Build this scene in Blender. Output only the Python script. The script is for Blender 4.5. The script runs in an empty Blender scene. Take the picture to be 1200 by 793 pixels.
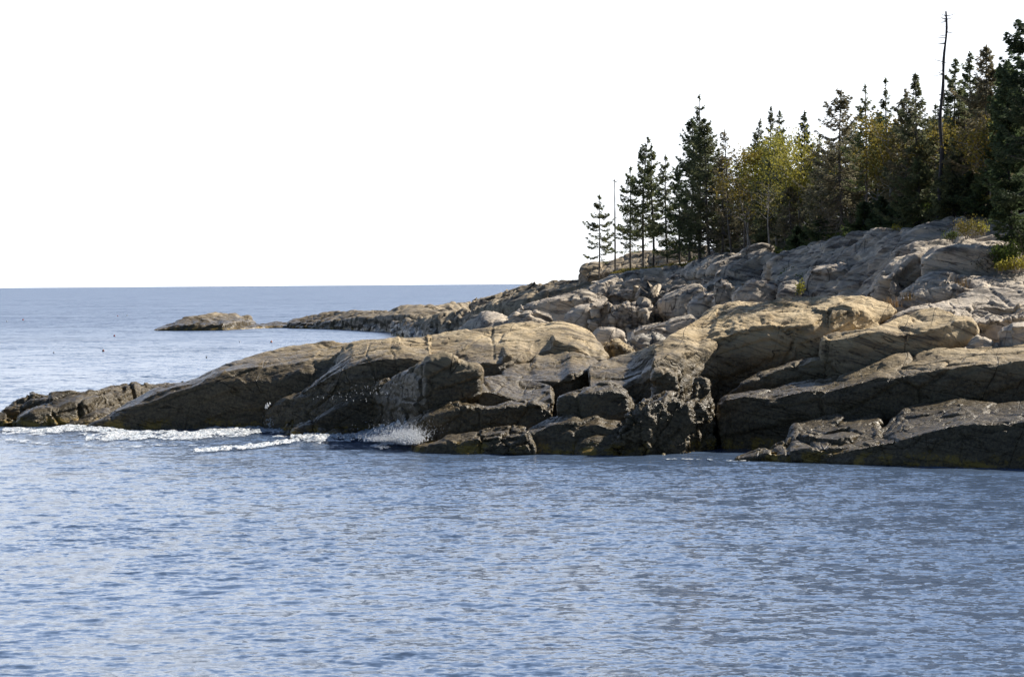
import bpy, math, random
import numpy as np
from mathutils import Matrix, Vector

C = bpy.context.scene
col = C.collection
R_ = math.radians

# ------------------------------------------------------------------ camera
CAM_H = 8.0
F_PX = 2239.0          # focal length in pixels of a 1200 px wide picture
PITCH = math.atan(64.0 / F_PX)
ROLL = -0.0075
ROT = Matrix.Rotation(math.pi / 2 - PITCH, 3, 'X') @ Matrix.Rotation(ROLL, 3, 'Z')
cd = bpy.data.cameras.new("camera"); cam = bpy.data.objects.new("camera", cd); col.objects.link(cam)
cam.matrix_world = Matrix.Translation((0, 0, CAM_H)) @ ROT.to_4x4()
cd.sensor_width = 36.0; cd.lens = F_PX / 1200.0 * 36.0
cd.clip_start = 0.5; cd.clip_end = 60000
C.camera = cam

# ------------------------------------------------------------------ sky, sun, exposure
SUN_AZ = R_(63)        # clockwise from the viewing direction (+Y)
SUN_EL = R_(39)
w = bpy.data.worlds.new("World"); C.world = w; w.use_nodes = True
nt = w.node_tree; nt.nodes.clear()
sky = nt.nodes.new('ShaderNodeTexSky'); sky.sky_type = 'NISHITA'; sky.sun_disc = False
sky.sun_elevation = SUN_EL; sky.sun_rotation = SUN_AZ
sky.air_density = 0.7; sky.dust_density = 0.3; sky.ozone_density = 2.0
tc = nt.nodes.new('ShaderNodeTexCoord'); sep = nt.nodes.new('ShaderNodeSeparateXYZ')
mr = nt.nodes.new('ShaderNodeMapRange'); mr.interpolation_type = 'SMOOTHSTEP'
mr.inputs['From Min'].default_value = 0.30; mr.inputs['From Max'].default_value = 0.90
mr.inputs['To Min'].default_value = 1.0; mr.inputs['To Max'].default_value = 0.0
mix = nt.nodes.new('ShaderNodeMix'); mix.data_type = 'RGBA'
cr = nt.nodes.new('ShaderNodeValToRGB'); ce = cr.color_ramp.elements
ce[0].position = 0.0; ce[0].color = (0.66, 0.68, 0.70, 1); ce[1].position = 0.85; ce[1].color = (0.16, 0.27, 0.52, 1)
for p_, c_ in ((0.15, (0.64, 0.68, 0.74)), (0.28, (0.52, 0.63, 0.84)), (0.5, (0.38, 0.54, 0.86))):
    e_ = ce.new(p_); e_.color = (*c_, 1)
vm = nt.nodes.new('ShaderNodeVectorMath'); vm.operation = 'SCALE'; vm.inputs['Scale'].default_value = 29.0      # bright haze ahead; its part above the view is added to brighten the water
mr2 = nt.nodes.new('ShaderNodeMapRange'); mr2.interpolation_type = 'SMOOTHSTEP'
mr2.inputs['From Min'].default_value = 0.05; mr2.inputs['From Max'].default_value = 0.75
mr2.inputs['To Min'].default_value = 0.0; mr2.inputs['To Max'].default_value = 1.0
mm = nt.nodes.new('ShaderNodeMath'); mm.operation = 'MULTIPLY'
bg = nt.nodes.new('ShaderNodeBackground'); bg.inputs['Strength'].default_value = 0.05
wo = nt.nodes.new('ShaderNodeOutputWorld')
nt.links.new(tc.outputs['Generated'], sep.inputs[0]); nt.links.new(sep.outputs['Z'], mr.inputs['Value'])
nt.links.new(sep.outputs['Z'], cr.inputs[0]); nt.links.new(cr.outputs[0], vm.inputs[0]); nt.links.new(vm.outputs[0], mix.inputs['B'])
nt.links.new(sep.outputs['Y'], mr2.inputs['Value']); nt.links.new(mr.outputs[0], mm.inputs[0]); nt.links.new(mr2.outputs[0], mm.inputs[1]); nt.links.new(mm.outputs[0], mix.inputs['Factor']); nt.links.new(sky.outputs[0], mix.inputs['A'])
nt.links.new(mix.outputs['Result'], bg.inputs['Color']); nt.links.new(bg.outputs[0], wo.inputs[0])
sd = bpy.data.lights.new("sun", 'SUN'); sd.energy = 5.0; sd.angle = R_(0.5); sd.color = (1.0, 0.93, 0.82)
sun = bpy.data.objects.new("sun", sd); col.objects.link(sun)
sdir = Vector((math.cos(SUN_EL) * math.sin(SUN_AZ), math.cos(SUN_EL) * math.cos(SUN_AZ), math.sin(SUN_EL)))
sun.rotation_euler = sdir.to_track_quat('Z', 'Y').to_euler(); sun.location = (60, 60, 90)
vs = C.view_settings; vs.view_transform = 'Standard'; vs.look = 'None'; vs.gamma = 1.0; vs.exposure = 0.6
vs.use_curve_mapping = False

# ------------------------------------------------------------------ helpers
def ray(px, py):
    v = ROT @ Vector(((px - 600.0) / F_PX, -(py - 396.5) / F_PX, -1.0))
    return v.x / v.y, v.z / v.y            # per metre of distance
def P(px, py, D):
    a, t = ray(px, py)
    return (a * D, D, CAM_H + t * D)
def wD(px, py, z=0.0):                     # distance at which the ray meets height z
    a, t = ray(px, py)
    return (z - CAM_H) / t

RI = ROT.transposed()
def proj(X, Y, Z):
    v = np.stack([X, Y, Z - CAM_H], 1) @ np.array(RI).T
    return 600 + F_PX * v[:, 0] / -v[:, 2], 396.5 - F_PX * v[:, 1] / -v[:, 2]
def tag(o, label=None, cat=None, group=None, kind=None):
    if label: o['label'] = label
    if cat: o['category'] = cat
    if group: o['group'] = group
    if kind: o['kind'] = kind
    return o
def mesh_obj(name, v, f, mat, parent=None, smooth=True, base=None):
    v = np.asarray(v, dtype=np.float32)
    if base is not None: v = v - np.asarray(base, dtype=np.float32)
    me = bpy.data.meshes.new(name)
    f = np.asarray(f, dtype=np.int32)
    me.vertices.add(len(v)); me.vertices.foreach_set('co', v.ravel())
    k = f.shape[1]
    me.loops.add(f.size); me.loops.foreach_set('vertex_index', f.ravel())
    me.polygons.add(len(f)); me.polygons.foreach_set('loop_start', np.arange(0, f.size, k, dtype=np.int32))
    me.polygons.foreach_set('use_smooth', np.full(len(f), smooth, dtype=bool))
    me.update(calc_edges=True)
    if mat: me.materials.append(mat)
    o = bpy.data.objects.new(name, me); col.objects.link(o)
    if base is not None: o.location = base
    if parent: o.parent = parent
    return o

def hash3(i, j, k, s=0):
    n = (i.astype(np.int64) * 73856093) ^ (j.astype(np.int64) * 19349663) ^ (k.astype(np.int64) * 83492791) ^ (s * 2654435761)
    n = (n ^ (n >> 13)) * 1274126177 & 0x7fffffff
    n = (n ^ (n >> 16)) * 668265263 & 0x7fffffff
    n = n ^ (n >> 15)
    return (n & 0xffffff).astype(np.float64) / 0xffffff
def vnoise(p, s=0):
    f = np.floor(p); d = p - f; i = f.astype(np.int64)
    u = d * d * d * (d * (d * 6 - 15) + 10)
    r = 0
    for a in (0, 1):
        wa = u[:, 0] if a else 1 - u[:, 0]
        for b in (0, 1):
            wb = u[:, 1] if b else 1 - u[:, 1]
            for c in (0, 1):
                wc = u[:, 2] if c else 1 - u[:, 2]
                r = r + wa * wb * wc * hash3(i[:, 0] + a, i[:, 1] + b, i[:, 2] + c, s)
    return r * 2 - 1
def fbm(p, o=4, s=0, g=0.5):
    a = 1.0; t = 0; n = 0
    for k in range(o):
        t = t + a * vnoise(p * (2.03 ** k) + 17.3 * k, s + k); n += a; a *= g
    return t / n
def voro(p, s=0):
    f = np.floor(p).astype(np.int64); F1 = np.full(len(p), 9.0); F2 = F1.copy(); idv = np.zeros(len(p)); tilt = np.zeros(len(p))
    for a in (-1, 0, 1):
        for b in (-1, 0, 1):
            for c in (-1, 0, 1):
                i, j, k = f[:, 0] + a, f[:, 1] + b, f[:, 2] + c
                q0 = i + 0.1 + 0.8 * hash3(i, j, k, s + 1); q1 = j + 0.1 + 0.8 * hash3(i, j, k, s + 2); q2 = k + 0.1 + 0.8 * hash3(i, j, k, s + 3)
                d = np.sqrt((q0 - p[:, 0]) ** 2 + (q1 - p[:, 1]) ** 2 + (q2 - p[:, 2]) ** 2)
                nr = d < F1
                F2 = np.where(nr, F1, np.minimum(F2, d)); F1 = np.where(nr, d, F1)
                idv = np.where(nr, hash3(i, j, k, s + 4), idv)
                tv = (hash3(i, j, k, s + 5) - 0.5) * (p[:, 0] - q0) + (hash3(i, j, k, s + 6) - 0.5) * (p[:, 1] - q1) + (hash3(i, j, k, s + 7) - 0.5) * (p[:, 2] - q2)
                tilt = np.where(nr, tv, tilt)
    voro.tilt = tilt
    return F1, F2, idv

# ------------------------------------------------------------------ materials
def new_mat(name):
    m = bpy.data.materials.new(name); m.use_nodes = True
    n = m.node_tree; n.nodes.clear()
    out = n.nodes.new('ShaderNodeOutputMaterial'); b = n.nodes.new('ShaderNodeBsdfPrincipled')
    n.links.new(b.outputs[0], out.inputs[0])
    return m, n, b, out
def N(n, typ, **kw):
    x = n.nodes.new(typ)
    for k, v in kw.items():
        if k.startswith('i_'):
            x.inputs[k[2:].replace('_', ' ')].default_value = v
        else: setattr(x, k, v)
    return x
def ramp(n, src, stops):
    r = n.nodes.new('ShaderNodeValToRGB'); e = r.color_ramp.elements
    while len(e) > 1: e.remove(e[-1])
    for i, (p, c) in enumerate(stops):
        if i == 0: e[0].position = p; el = e[0]
        else: el = e.new(p)
        el.color = (c, c, c, 1) if not isinstance(c, tuple) else (*c, 1)
    n.links.new(src, r.inputs[0]); return r
def mixc(n, fac, a, b, mode='MIX'):
    m = n.nodes.new('ShaderNodeMix'); m.data_type = 'RGBA'; m.blend_type = mode
    for s, k in ((fac, 'Factor'), (a, 'A'), (b, 'B')):
        inp = m.inputs[k] if k != 'Factor' else m.inputs[0]
        if isinstance(s, (int, float)): inp.default_value = s if k == 'Factor' else (s, s, s, 1)
        elif isinstance(s, tuple): inp.default_value = (*s, 1)
        else: n.links.new(s, inp)
    return m.outputs['Result']
def mth(n, op, a, b=0.0, c=None, clamp=False):
    m = n.nodes.new('ShaderNodeMath'); m.operation = op; m.use_clamp = clamp
    for i, s in enumerate((a, b) if c is None else (a, b, c)):
        if isinstance(s, (int, float)): m.inputs[i].default_value = s
        else: n.links.new(s, m.inputs[i])
    return m.outputs[0]

def rock_mat(name, light, mid, dark, tide=2.2, tide_shade_w=1.2, wet=0.6, algae_shade=(0.034, 0.026, 0.014), lichen=0.25, sc=1.0):
    m, n, b, out = new_mat(name)
    geo = N(n, 'ShaderNodeNewGeometry'); sp = N(n, 'ShaderNodeSeparateXYZ'); n.links.new(geo.outputs['Position'], sp.inputs[0])
    mp = N(n, 'ShaderNodeMapping'); mp.inputs['Rotation'].default_value = (0.28, -0.30, 0.2)
    n.links.new(geo.outputs['Position'], mp.inputs['Vector'])
    ms = N(n, 'ShaderNodeMapping'); ms.inputs['Scale'].default_value = (0.16 * sc, 0.22 * sc, 1.5 * sc)
    n.links.new(mp.outputs[0], ms.inputs['Vector'])
    n1 = N(n, 'ShaderNodeTexNoise', i_Scale=0.45 * sc, i_Detail=8.0, i_Roughness=0.62); n.links.new(geo.outputs['Position'], n1.inputs['Vector'])
    n2 = N(n, 'ShaderNodeTexNoise', i_Scale=1.0, i_Detail=9.0, i_Roughness=0.68, i_Distortion=0.6); n.links.new(ms.outputs[0], n2.inputs['Vector'])
    n3 = N(n, 'ShaderNodeTexNoise', i_Scale=7.0 * sc, i_Detail=8.0, i_Roughness=0.7); n.links.new(geo.outputs['Position'], n3.inputs['Vector'])
    n4 = N(n, 'ShaderNodeTexNoise', i_Scale=0.9, i_Detail=6.0, i_Roughness=0.7); n.links.new(geo.outputs['Position'], n4.inputs['Vector'])
    c = mixc(n, ramp(n, n1.outputs[0], [(0.36, 0.0), (0.62, 1.0)]).outputs[0], light, mid)
    c = mixc(n, ramp(n, n2.outputs[0], [(0.49, 0.0), (0.63, 0.85)]).outputs[0], c, dark)
    c = mixc(n, ramp(n, n3.outputs[0], [(0.30, 0.7), (0.40, 0.0)]).outputs[0], c, dark)
    c = mixc(n, ramp(n, n3.outputs[0], [(0.58, 0.0), (0.78, 0.5)]).outputs[0], c, tuple(min(0.6, x * 1.35) for x in light))
    # orange-brown lichen and iron stain
    c = mixc(n, mth(n, 'MULTIPLY', ramp(n, n4.outputs[0], [(0.55, 0.0), (0.68, 1.0)]).outputs[0], lichen), c, (0.34, 0.20, 0.07))
    # joints
    vo = N(n, 'ShaderNodeTexVoronoi', feature='DISTANCE_TO_EDGE', i_Scale=1.0); 
    mv = N(n, 'ShaderNodeMapping'); mv.inputs['Scale'].default_value = (0.32 * sc, 0.45 * sc, 0.9 * sc)
    wp = N(n, 'ShaderNodeVectorMath', operation='MULTIPLY_ADD'); n.links.new(n1.outputs['Color'], wp.inputs[0]); wp.inputs[1].default_value = (1.5, 1.5, 1.5); n.links.new(mp.outputs[0], wp.inputs[2])
    n.links.new(wp.outputs[0], mv.inputs['Vector']); n.links.new(mv.outputs[0], vo.inputs['Vector'])
    crack = ramp(n, vo.outputs['Distance'], [(0.0, 0.0), (0.022, 1.0)]).outputs[0]
    c = mixc(n, mth(n, 'MULTIPLY_ADD', crack, 0.22, 0.78), dark, c)
    # thin dark joints: long ones along the bedding, shorter ones across it
    jl = None
    for sv_, wd_ in (((0.05, 0.55, 0.95), 0.0075), ((0.10, 1.3, 2.2), 0.006), ((0.42, 0.06, 0.08), 0.0035)):
        mj = N(n, 'ShaderNodeMapping'); mj.inputs['Scale'].default_value = tuple(q_ * sc for q_ in sv_); mj.inputs['Location'].default_value = (sv_[0] * 37, sv_[1] * 11, 3)
        n.links.new(mp.outputs[0], mj.inputs['Vector'])
        tj = N(n, 'ShaderNodeTexNoise', i_Scale=1.0, i_Detail=2.5, i_Roughness=0.45); n.links.new(mj.outputs[0], tj.inputs['Vector'])
        lj = ramp(n, mth(n, 'ABSOLUTE', mth(n, 'SUBTRACT', tj.outputs[0], 0.5)), [(0.0, 0.0), (wd_, 1.0)]).outputs[0]
        gate = ramp(n, n4.outputs[0] if jl is None else n1.outputs[0], [(0.42, 1.0), (0.56, 0.0)]).outputs[0]
        lj = mth(n, 'MAXIMUM', lj, gate)
        jl = lj if jl is None else mth(n, 'MULTIPLY', jl, lj)
    c = mixc(n, mth(n, 'MULTIPLY_ADD', jl, 0.85, 0.15), tuple(x * 0.45 for x in dark), c)
    # tidal stain by height, raised further to darken shaded faces through the colour
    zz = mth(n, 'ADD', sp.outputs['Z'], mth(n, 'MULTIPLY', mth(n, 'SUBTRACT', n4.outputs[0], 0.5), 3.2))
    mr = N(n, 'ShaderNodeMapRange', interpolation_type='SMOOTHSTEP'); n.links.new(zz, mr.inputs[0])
    mr.inputs[1].default_value = tide - tide_shade_w; mr.inputs[2].default_value = tide + tide_shade_w; mr.inputs[3].default_value = 0.92; mr.inputs[4].default_value = 0.0
    c = mixc(n, mr.outputs[0], c, mixc(n, ramp(n, n3.outputs[0], [(0.4, 0.0), (0.7, 1.0)]).outputs[0], algae_shade, tuple(x * 5.4 for x in algae_shade)))
    mw = N(n, 'ShaderNodeMapRange', interpolation_type='SMOOTHSTEP'); n.links.new(mth(n, 'ADD', sp.outputs['Z'], mth(n, 'MULTIPLY', mth(n, 'SUBTRACT', n3.outputs[0], 0.5), 1.6)), mw.inputs[0])
    mw.inputs[1].default_value = 0.22; mw.inputs[2].default_value = 0.62; mw.inputs[3].default_value = 0.9; mw.inputs[4].default_value = 0.0
    weed = ramp(n, n4.outputs[0], [(0.49, 0.0), (0.57, 1.0)]).outputs[0]
    c = mixc(n, mth(n, 'MULTIPLY', mw.outputs[0], weed), c, (0.31, 0.205, 0.04))
    n.links.new(c, b.inputs['Base Color'])
    r = N(n, 'ShaderNodeMapRange'); n.links.new(mr.outputs[0], r.inputs[0]); r.inputs[3].default_value = 0.9; r.inputs[4].default_value = 0.9 - wet
    n.links.new(r.outputs[0], b.inputs['Roughness'])
    b.inputs['Specular IOR Level'].default_value = 0.35
    mf = N(n, 'ShaderNodeMapping'); mf.inputs['Scale'].default_value = (0.7 * sc, 1.6 * sc, 7.0 * sc); n.links.new(mp.outputs[0], mf.inputs['Vector'])
    nf = N(n, 'ShaderNodeTexNoise', i_Scale=1.0, i_Detail=7.0, i_Roughness=0.7, i_Distortion=0.4); n.links.new(mf.outputs[0], nf.inputs['Vector'])
    h = mth(n, 'ADD', mth(n, 'MULTIPLY', n2.outputs[0], 0.12), mth(n, 'MULTIPLY', n3.outputs[0], 0.09))
    h = mth(n, 'ADD', h, mth(n, 'MULTIPLY', crack, 0.03))
    h = mth(n, 'ADD', h, mth(n, 'MULTIPLY', jl, 0.16))
    h = mth(n, 'ADD', h, mth(n, 'MULTIPLY', nf.outputs[0], 0.12))
    h = mth(n, 'ADD', h, mth(n, 'MULTIPLY', n1.outputs[0], 0.05))
    bp = N(n, 'ShaderNodeBump', i_Strength=0.9, i_Distance=0.75); n.links.new(h, bp.inputs['Height']); n.links.new(bp.outputs[0], b.inputs['Normal'])
    return m
M = {}
M['tan'] = rock_mat('tan_granite', (0.68, 0.54, 0.34), (0.48, 0.37, 0.22), (0.085, 0.07, 0.055), tide=4.2, tide_shade_w=1.4)
M['low'] = rock_mat('tidal_granite', (0.50, 0.40, 0.25), (0.36, 0.285, 0.18), (0.06, 0.05, 0.04), tide=4.0, tide_shade_w=1.6)
M['grey'] = rock_mat('grey_granite', (0.66, 0.57, 0.45), (0.50, 0.44, 0.37), (0.075, 0.068, 0.065), tide=-3, lichen=0.15)
M['far'] = rock_mat('far_granite', (0.42, 0.34, 0.23), (0.28, 0.235, 0.17), (0.06, 0.052, 0.045), tide=2.4, tide_shade_w=1.6, sc=0.5)
M['pale'] = rock_mat('pale_granite', (0.52, 0.49, 0.44), (0.40, 0.37, 0.32), (0.13, 0.12, 0.11), tide=-3, lichen=0.05)

# ------------------------------------------------------------------ rock builder
def bedding(dip):
    B = np.array([-dip, -0.22, 1.0]); B /= np.linalg.norm(B)
    U = np.array([1.0, 0.0, dip]); U -= B * (U @ B); U /= np.linalg.norm(U)
    return B, U, np.cross(B, U)
LED_PTS = []
SKYL = []                                 # (px, crest y, crest distance) of the ledges built so far
def interp(poly, xs, k):
    a = np.array([p[0] for p in poly], float); b = np.array([p[k] for p in poly], float)
    return np.interp(xs, a, b)
def ledge(name, label, cat, rows, slopes, mat='tan', back=5.0, bdrop=1.2, smooth=1, amp=0.28, strata=0.16, crack=0.22, block=0.0,
          cell=(3.2, 2.4, 1.3), fine=0.035, seed=0, group=None, depth=None, kbot=1.5, dip=None, auto=False, keep=False, vox=0.00068, fissure=0.16, facet=0.26, groove=0.035, fillet=True):
    BED, U_, V_ = bedding(dip if dip is not None else 0.30)
    if max(p[0] for p in rows[0]) >= 1280:      # carry the slabs on past the right border
        rows = [list(r) + [(1390,) + (r[-1][1] + (r[-1][1] - r[-2][1]) * 0.5,) + tuple(r[-1][2:])] for r in rows]
    x0 = min(p[0] for p in rows[0]); x1 = max(p[0] for p in rows[0])
    xs = set(np.arange(x0, x1, 2.0)); 
    for r in rows:
        for p in r:
            if x0 <= p[0] <= x1: xs.add(float(p[0]))
    xs = np.array(sorted(xs | {float(x1)}))
    pts = []; prev = None; info = []
    if not keep: slopes = [sl * 0.62 if isinstance(sl, (int, float)) and sl <= 36 and i_ > 0 else sl for i_, sl in enumerate(slopes)]
    for ri, r in enumerate(rows):
        ys = interp(r, xs, 1); line = []
        if ri == 0:
            if len(r[0]) > 2: Ds = interp(r, xs, 2)
            else: Ds = np.array([wD(x, y) for x, y in zip(xs, ys)])
            if auto and SKYL:
                arr = np.array(SKYL)
                for i, x in enumerate(xs):
                    nb = arr[np.abs(arr[:, 0] - x) < 3]
                    if len(nb): Ds[i] = max(Ds[i], nb[np.argmin(nb[:, 1])][2] + 0.25)
                g_ = np.linspace(xs[0], xs[-1], 200); dg_ = np.interp(g_, xs, Ds); kw_ = 61
                dg_ = np.convolve(np.pad(dg_, kw_ // 2, mode='edge'), np.ones(kw_) / kw_, mode='valid'); Ds = np.interp(xs, g_, dg_)
            for x, y, d in zip(xs, ys, Ds): line.append(P(x, y, d))
        else:
            s = slopes[ri - 1]
            sl = interp(s, xs, 1) if isinstance(s, (list, tuple)) else np.full(len(xs), float(s))
            for i, (x, y) in enumerate(zip(xs, ys)):
                a, t = ray(x, y); k = math.tan(R_(sl[i])); pd, pz = prev[i][1], prev[i][2]
                D = (CAM_H - pz + k * pd) / max(k - t, 0.02)
                D = min(max(D, pd + 0.02), pd + 60)
                line.append((a * D, D, CAM_H + t * D))
            if ri >= 2 and len(xs) > 8:          # joints fade out towards the crest
                g_ = np.linspace(xs[0], xs[-1], 240); dd_ = np.interp(g_, xs, [l[1] for l in line]); kw_ = 41 if len(xs) > 20 else 21
                dd_ = np.convolve(np.pad(dd_, kw_ // 2, mode='edge'), np.ones(kw_) / kw_, mode='valid'); dn = np.interp(xs, g_, dd_)
                line = []
                for i, (x, y) in enumerate(zip(xs, ys)):
                    a, t = ray(x, y); D = max(dn[i], prev[i][1] + 0.05); line.append((a * D, D, CAM_H + t * D))
        pts.append(line); prev = line
    pts = np.array(pts)                     # rows, stations, 3
    crest = pts[-1]
    zbot = pts[0][:, 2].min() - kbot
    n = len(xs)
    b1 = crest.copy(); b1[:, 1] += back * 0.45; b1[:, 0] *= (b1[:, 1] / crest[:, 1]); b1[:, 2] -= bdrop * 0.35
    b2 = crest.copy(); b2[:, 1] += back; b2[:, 0] *= (b2[:, 1] / crest[:, 1]); b2[:, 2] -= bdrop
    b3 = b2.copy(); b3[:, 2] = zbot
    f0 = pts[0].copy(); f0[:, 2] = zbot
    ring = np.concatenate([f0[None], pts, b1[None], b2[None], b3[None]])      # m, n, 3
    m = ring.shape[0]; v = ring.transpose(1, 0, 2).reshape(-1, 3)
    faces = []
    for i in range(n - 1):
        for j in range(m):
            k = (j + 1) % m
            faces.append((i * m + j, i * m + k, (i + 1) * m + k, (i + 1) * m + j))
    faces.append(tuple(range(m - 1, -1, -1))); faces.append(tuple((n - 1) * m + j for j in range(m)))
    me = bpy.data.meshes.new('tmp'); me.from_pydata(v.tolist(), [], faces); me.update()
    o = bpy.data.objects.new('tmp', me); col.objects.link(o)
    vs_ = float(np.median(crest[:, 1])) * vox
    md = o.modifiers.new('r', 'REMESH'); md.mode = 'VOXEL'; md.voxel_size = vs_; md.adaptivity = 0.0
    dg = bpy.context.evaluated_depsgraph_get()
    me2 = bpy.data.meshes.new_from_object(o.evaluated_get(dg))
    bpy.data.objects.remove(o); bpy.data.meshes.remove(me)
    nv = len(me2.vertices); co = np.empty(nv * 3, np.float32); me2.vertices.foreach_get('co', co); co = co.reshape(-1, 3).astype(np.float64)
    ed = np.empty(len(me2.edges) * 2, np.int32); me2.edges.foreach_get('vertices', ed); ed = ed.reshape(-1, 2)
    deg = np.bincount(ed.ravel(), minlength=nv).astype(float)
    for _ in range(smooth):
        for lam in (0.6, -0.35):
            L = np.zeros_like(co)
            for k in range(3):
                L[:, k] = np.bincount(ed[:, 0], weights=co[ed[:, 1], k], minlength=nv) + np.bincount(ed[:, 1], weights=co[ed[:, 0], k], minlength=nv)
            co += lam * (L / np.maximum(deg, 1)[:, None] - co)
    def normals():
        me2.vertices.foreach_set('co', co.astype(np.float32).ravel()); me2.update()
        nn = np.empty(nv * 3, np.float32); me2.vertices.foreach_get('normal', nn); return nn.reshape(-1, 3).astype(np.float64)
    q = np.stack([co @ U_, co @ V_, co @ BED], 1)
    sc = min(float(np.median(crest[:, 1])) / 105.0, 1.5)
    w1 = fbm(co * 0.35 / sc, 3, seed + 5)
    d = 0.6 * amp * sc * fbm(co * 0.42 / sc + 3.1, 3, seed)
    # bedding: long low steps
    sv = np.stack([q[:, 0] * 0.10 / sc, q[:, 1] * 0.14 / sc, q[:, 2] * 1.1 / sc + 0.5 * w1], 1)
    st = vnoise(sv, seed + 11) + 0.45 * vnoise(sv * np.array([1.6, 1.6, 2.7]) + 7, seed + 12)
    st = np.tanh(st * 2.6)
    d += strata * sc * st
    if groove:
        gq = q / sc * np.array([0.07, 0.95, 0.5]) + 0.35 * w1[:, None] + 15
        d += groove * sc * (np.tanh(2.2 * vnoise(gq, seed + 80)) + 0.6 * np.tanh(2.5 * vnoise(gq * np.array([1.5, 2.6, 2.0]) + 9, seed + 81)))
    if fissure:
        r1 = np.abs(vnoise(q / sc * np.array([0.10, 0.75, 1.3]) + 0.18 * w1[:, None] + 40, seed + 70)); r2 = np.abs(vnoise(q / sc * np.array([0.22, 1.5, 2.6]) + 0.18 * w1[:, None] + 60, seed + 71))
        r3 = np.abs(vnoise(q / sc * np.array([0.55, 0.10, 0.14]) + 0.2 * w1[:, None] + 80, seed + 72))
        pf = np.clip(0.4 + 2.0 * fbm(co * 0.18 / sc + 51, 2, seed + 73), 0, 1); pg = np.clip(-0.1 + 2.2 * fbm(co * 0.15 / sc + 71, 2, seed + 74), 0, 1)
        d -= fissure * sc * (np.clip(1 - r1 / 0.07, 0, 1) * pf + 0.5 * np.clip(1 - r2 / 0.09, 0, 1) * (1 - pf) + 1.1 * np.clip(1 - r3 / 0.035, 0, 1) * pg)
    nrm = normals(); co = co + nrm * d[:, None]
    if crack or block:
        qq = q / (np.array(cell) * sc) + 0.10 * np.stack([w1, fbm(co * 0.3 / sc + 9, 2, seed + 6), w1 * 0.5], 1)
        F1, F2, idv = voro(qq, seed + 20)
        e = np.clip((F2 - F1) / 0.075, 0, 1); pres = np.clip(0.5 + 1.8 * fbm(co * 0.23 / sc + 31, 2, seed + 8), 0, 1)
        d2 = -crack * sc * (1 - e) ** 1.5 * pres + block * sc * (idv - 0.5) + facet * 1.7 * sc * voro.tilt
        if block:
            F1, F2, idv = voro(qq * 2.1 + 5, seed + 40)
            d2 += -crack * 0.5 * sc * np.clip(1 - (F2 - F1) / 0.10, 0, 1) * pres + 0.4 * block * sc * (idv - 0.5)
        if facet:
            voro(q / sc / np.array([1.15, 0.95, 0.55]) + 0.25 * w1[:, None], seed + 90); d2 += facet * 0.60 * sc * voro.tilt
            voro(q / sc / np.array([0.5, 0.45, 0.28]) + 0.3 * w1[:, None], seed + 95); d2 += facet * 0.14 * sc * voro.tilt
        nrm = normals(); co = co + nrm * d2[:, None]
    nrm = normals()
    d3 = fine * sc * (fbm(co * 2.2 / sc, 4, seed + 50, 0.6) * 1.6 - 0.9 * np.abs(vnoise(q * np.array([0.5, 0.7, 3.0]) / sc, seed + 60)))
    co = co + nrm * d3[:, None]
    base = np.array([np.median(crest[:, 0]), float(np.median(pts[0][:, 1])), max(0.0, float(pts[0][:, 2].min()))])
    me2.vertices.foreach_set('co', (co - base).astype(np.float32).ravel())
    me2.polygons.foreach_set('use_smooth', np.ones(len(me2.polygons), bool)); me2.update()
    me2.materials.clear(); me2.materials.append(M[mat]); me2.name = name
    o = bpy.data.objects.new(name, me2); col.objects.link(o); o.location = base
    tag(o, label, cat, group)
    for i in range(0, n, 3):
        LED_PTS.append((pts[0][i][0], pts[0][i][1], pts[0][i][2] - 0.7)); c_ = crest[i]
        LED_PTS.append((c_[0] * 1.01, c_[1] + back * 0.5, c_[2] - 1.3))
    for i in range(n): SKYL.append((xs[i], float(interp(rows[-1], xs[i:i + 1], 1)[0]), crest[i][1]))
    print('LEDGE', name, nv, 'D foot %.0f-%.0f crest L %.1f z%.1f M %.1f z%.1f R %.1f z%.1f' % (pts[0][:, 1].min(), pts[0][:, 1].max(), crest[0][1], crest[0][2], crest[n // 2][1], crest[n // 2][2], crest[-1][1], crest[-1][2]))
    return o
# ------------------------------------------------------------------ the shore rocks, front to back
FACE = 78
# right front
ledge('rock_ledge', 'long black-based slab lying lowest at the water at the right, with a polished grey top', 'rock',
      [[(935, 541), (1000, 543.5), (1100, 546), (1200, 548), (1290, 551)],
       [(935, 540.5), (960, 533), (1000, 525), (1048, 515), (1091, 505), (1127, 497), (1177, 497), (1290, 493)],
       [(935, 540), (960, 529), (1000, 514), (1040, 500), (1046, 492), (1060, 478), (1085, 472), (1120, 469), (1135, 471), (1170, 474), (1200, 471), (1290, 464)]],
      [70, 14], 'low', back=4, bdrop=1.0, seed=1, facet=0.12, fissure=0.10, amp=0.14, cell=(4, 2.5, 1.0), crack=0.12, strata=0.10)
ledge('rock_ledge', 'small olive-tan tongue of layered rock sloping into the water with ochre weed at its tip', 'rock',
      [[(864, 539), (900, 540), (950, 541.5), (1030, 543)],
       [(864, 538.5), (904, 534), (936, 528), (955, 527), (1030, 520)],
       [(864, 538), (885, 533), (905, 527), (922, 517), (930, 503), (933, 499), (955, 494), (970, 491), (985, 486), (1007, 484), (1030, 482)]],
      [60, 16], 'low', back=3, bdrop=0.8, seed=2, amp=0.12, strata=0.2, crack=0.15, cell=(2.2, 1.6, 0.7))
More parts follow.
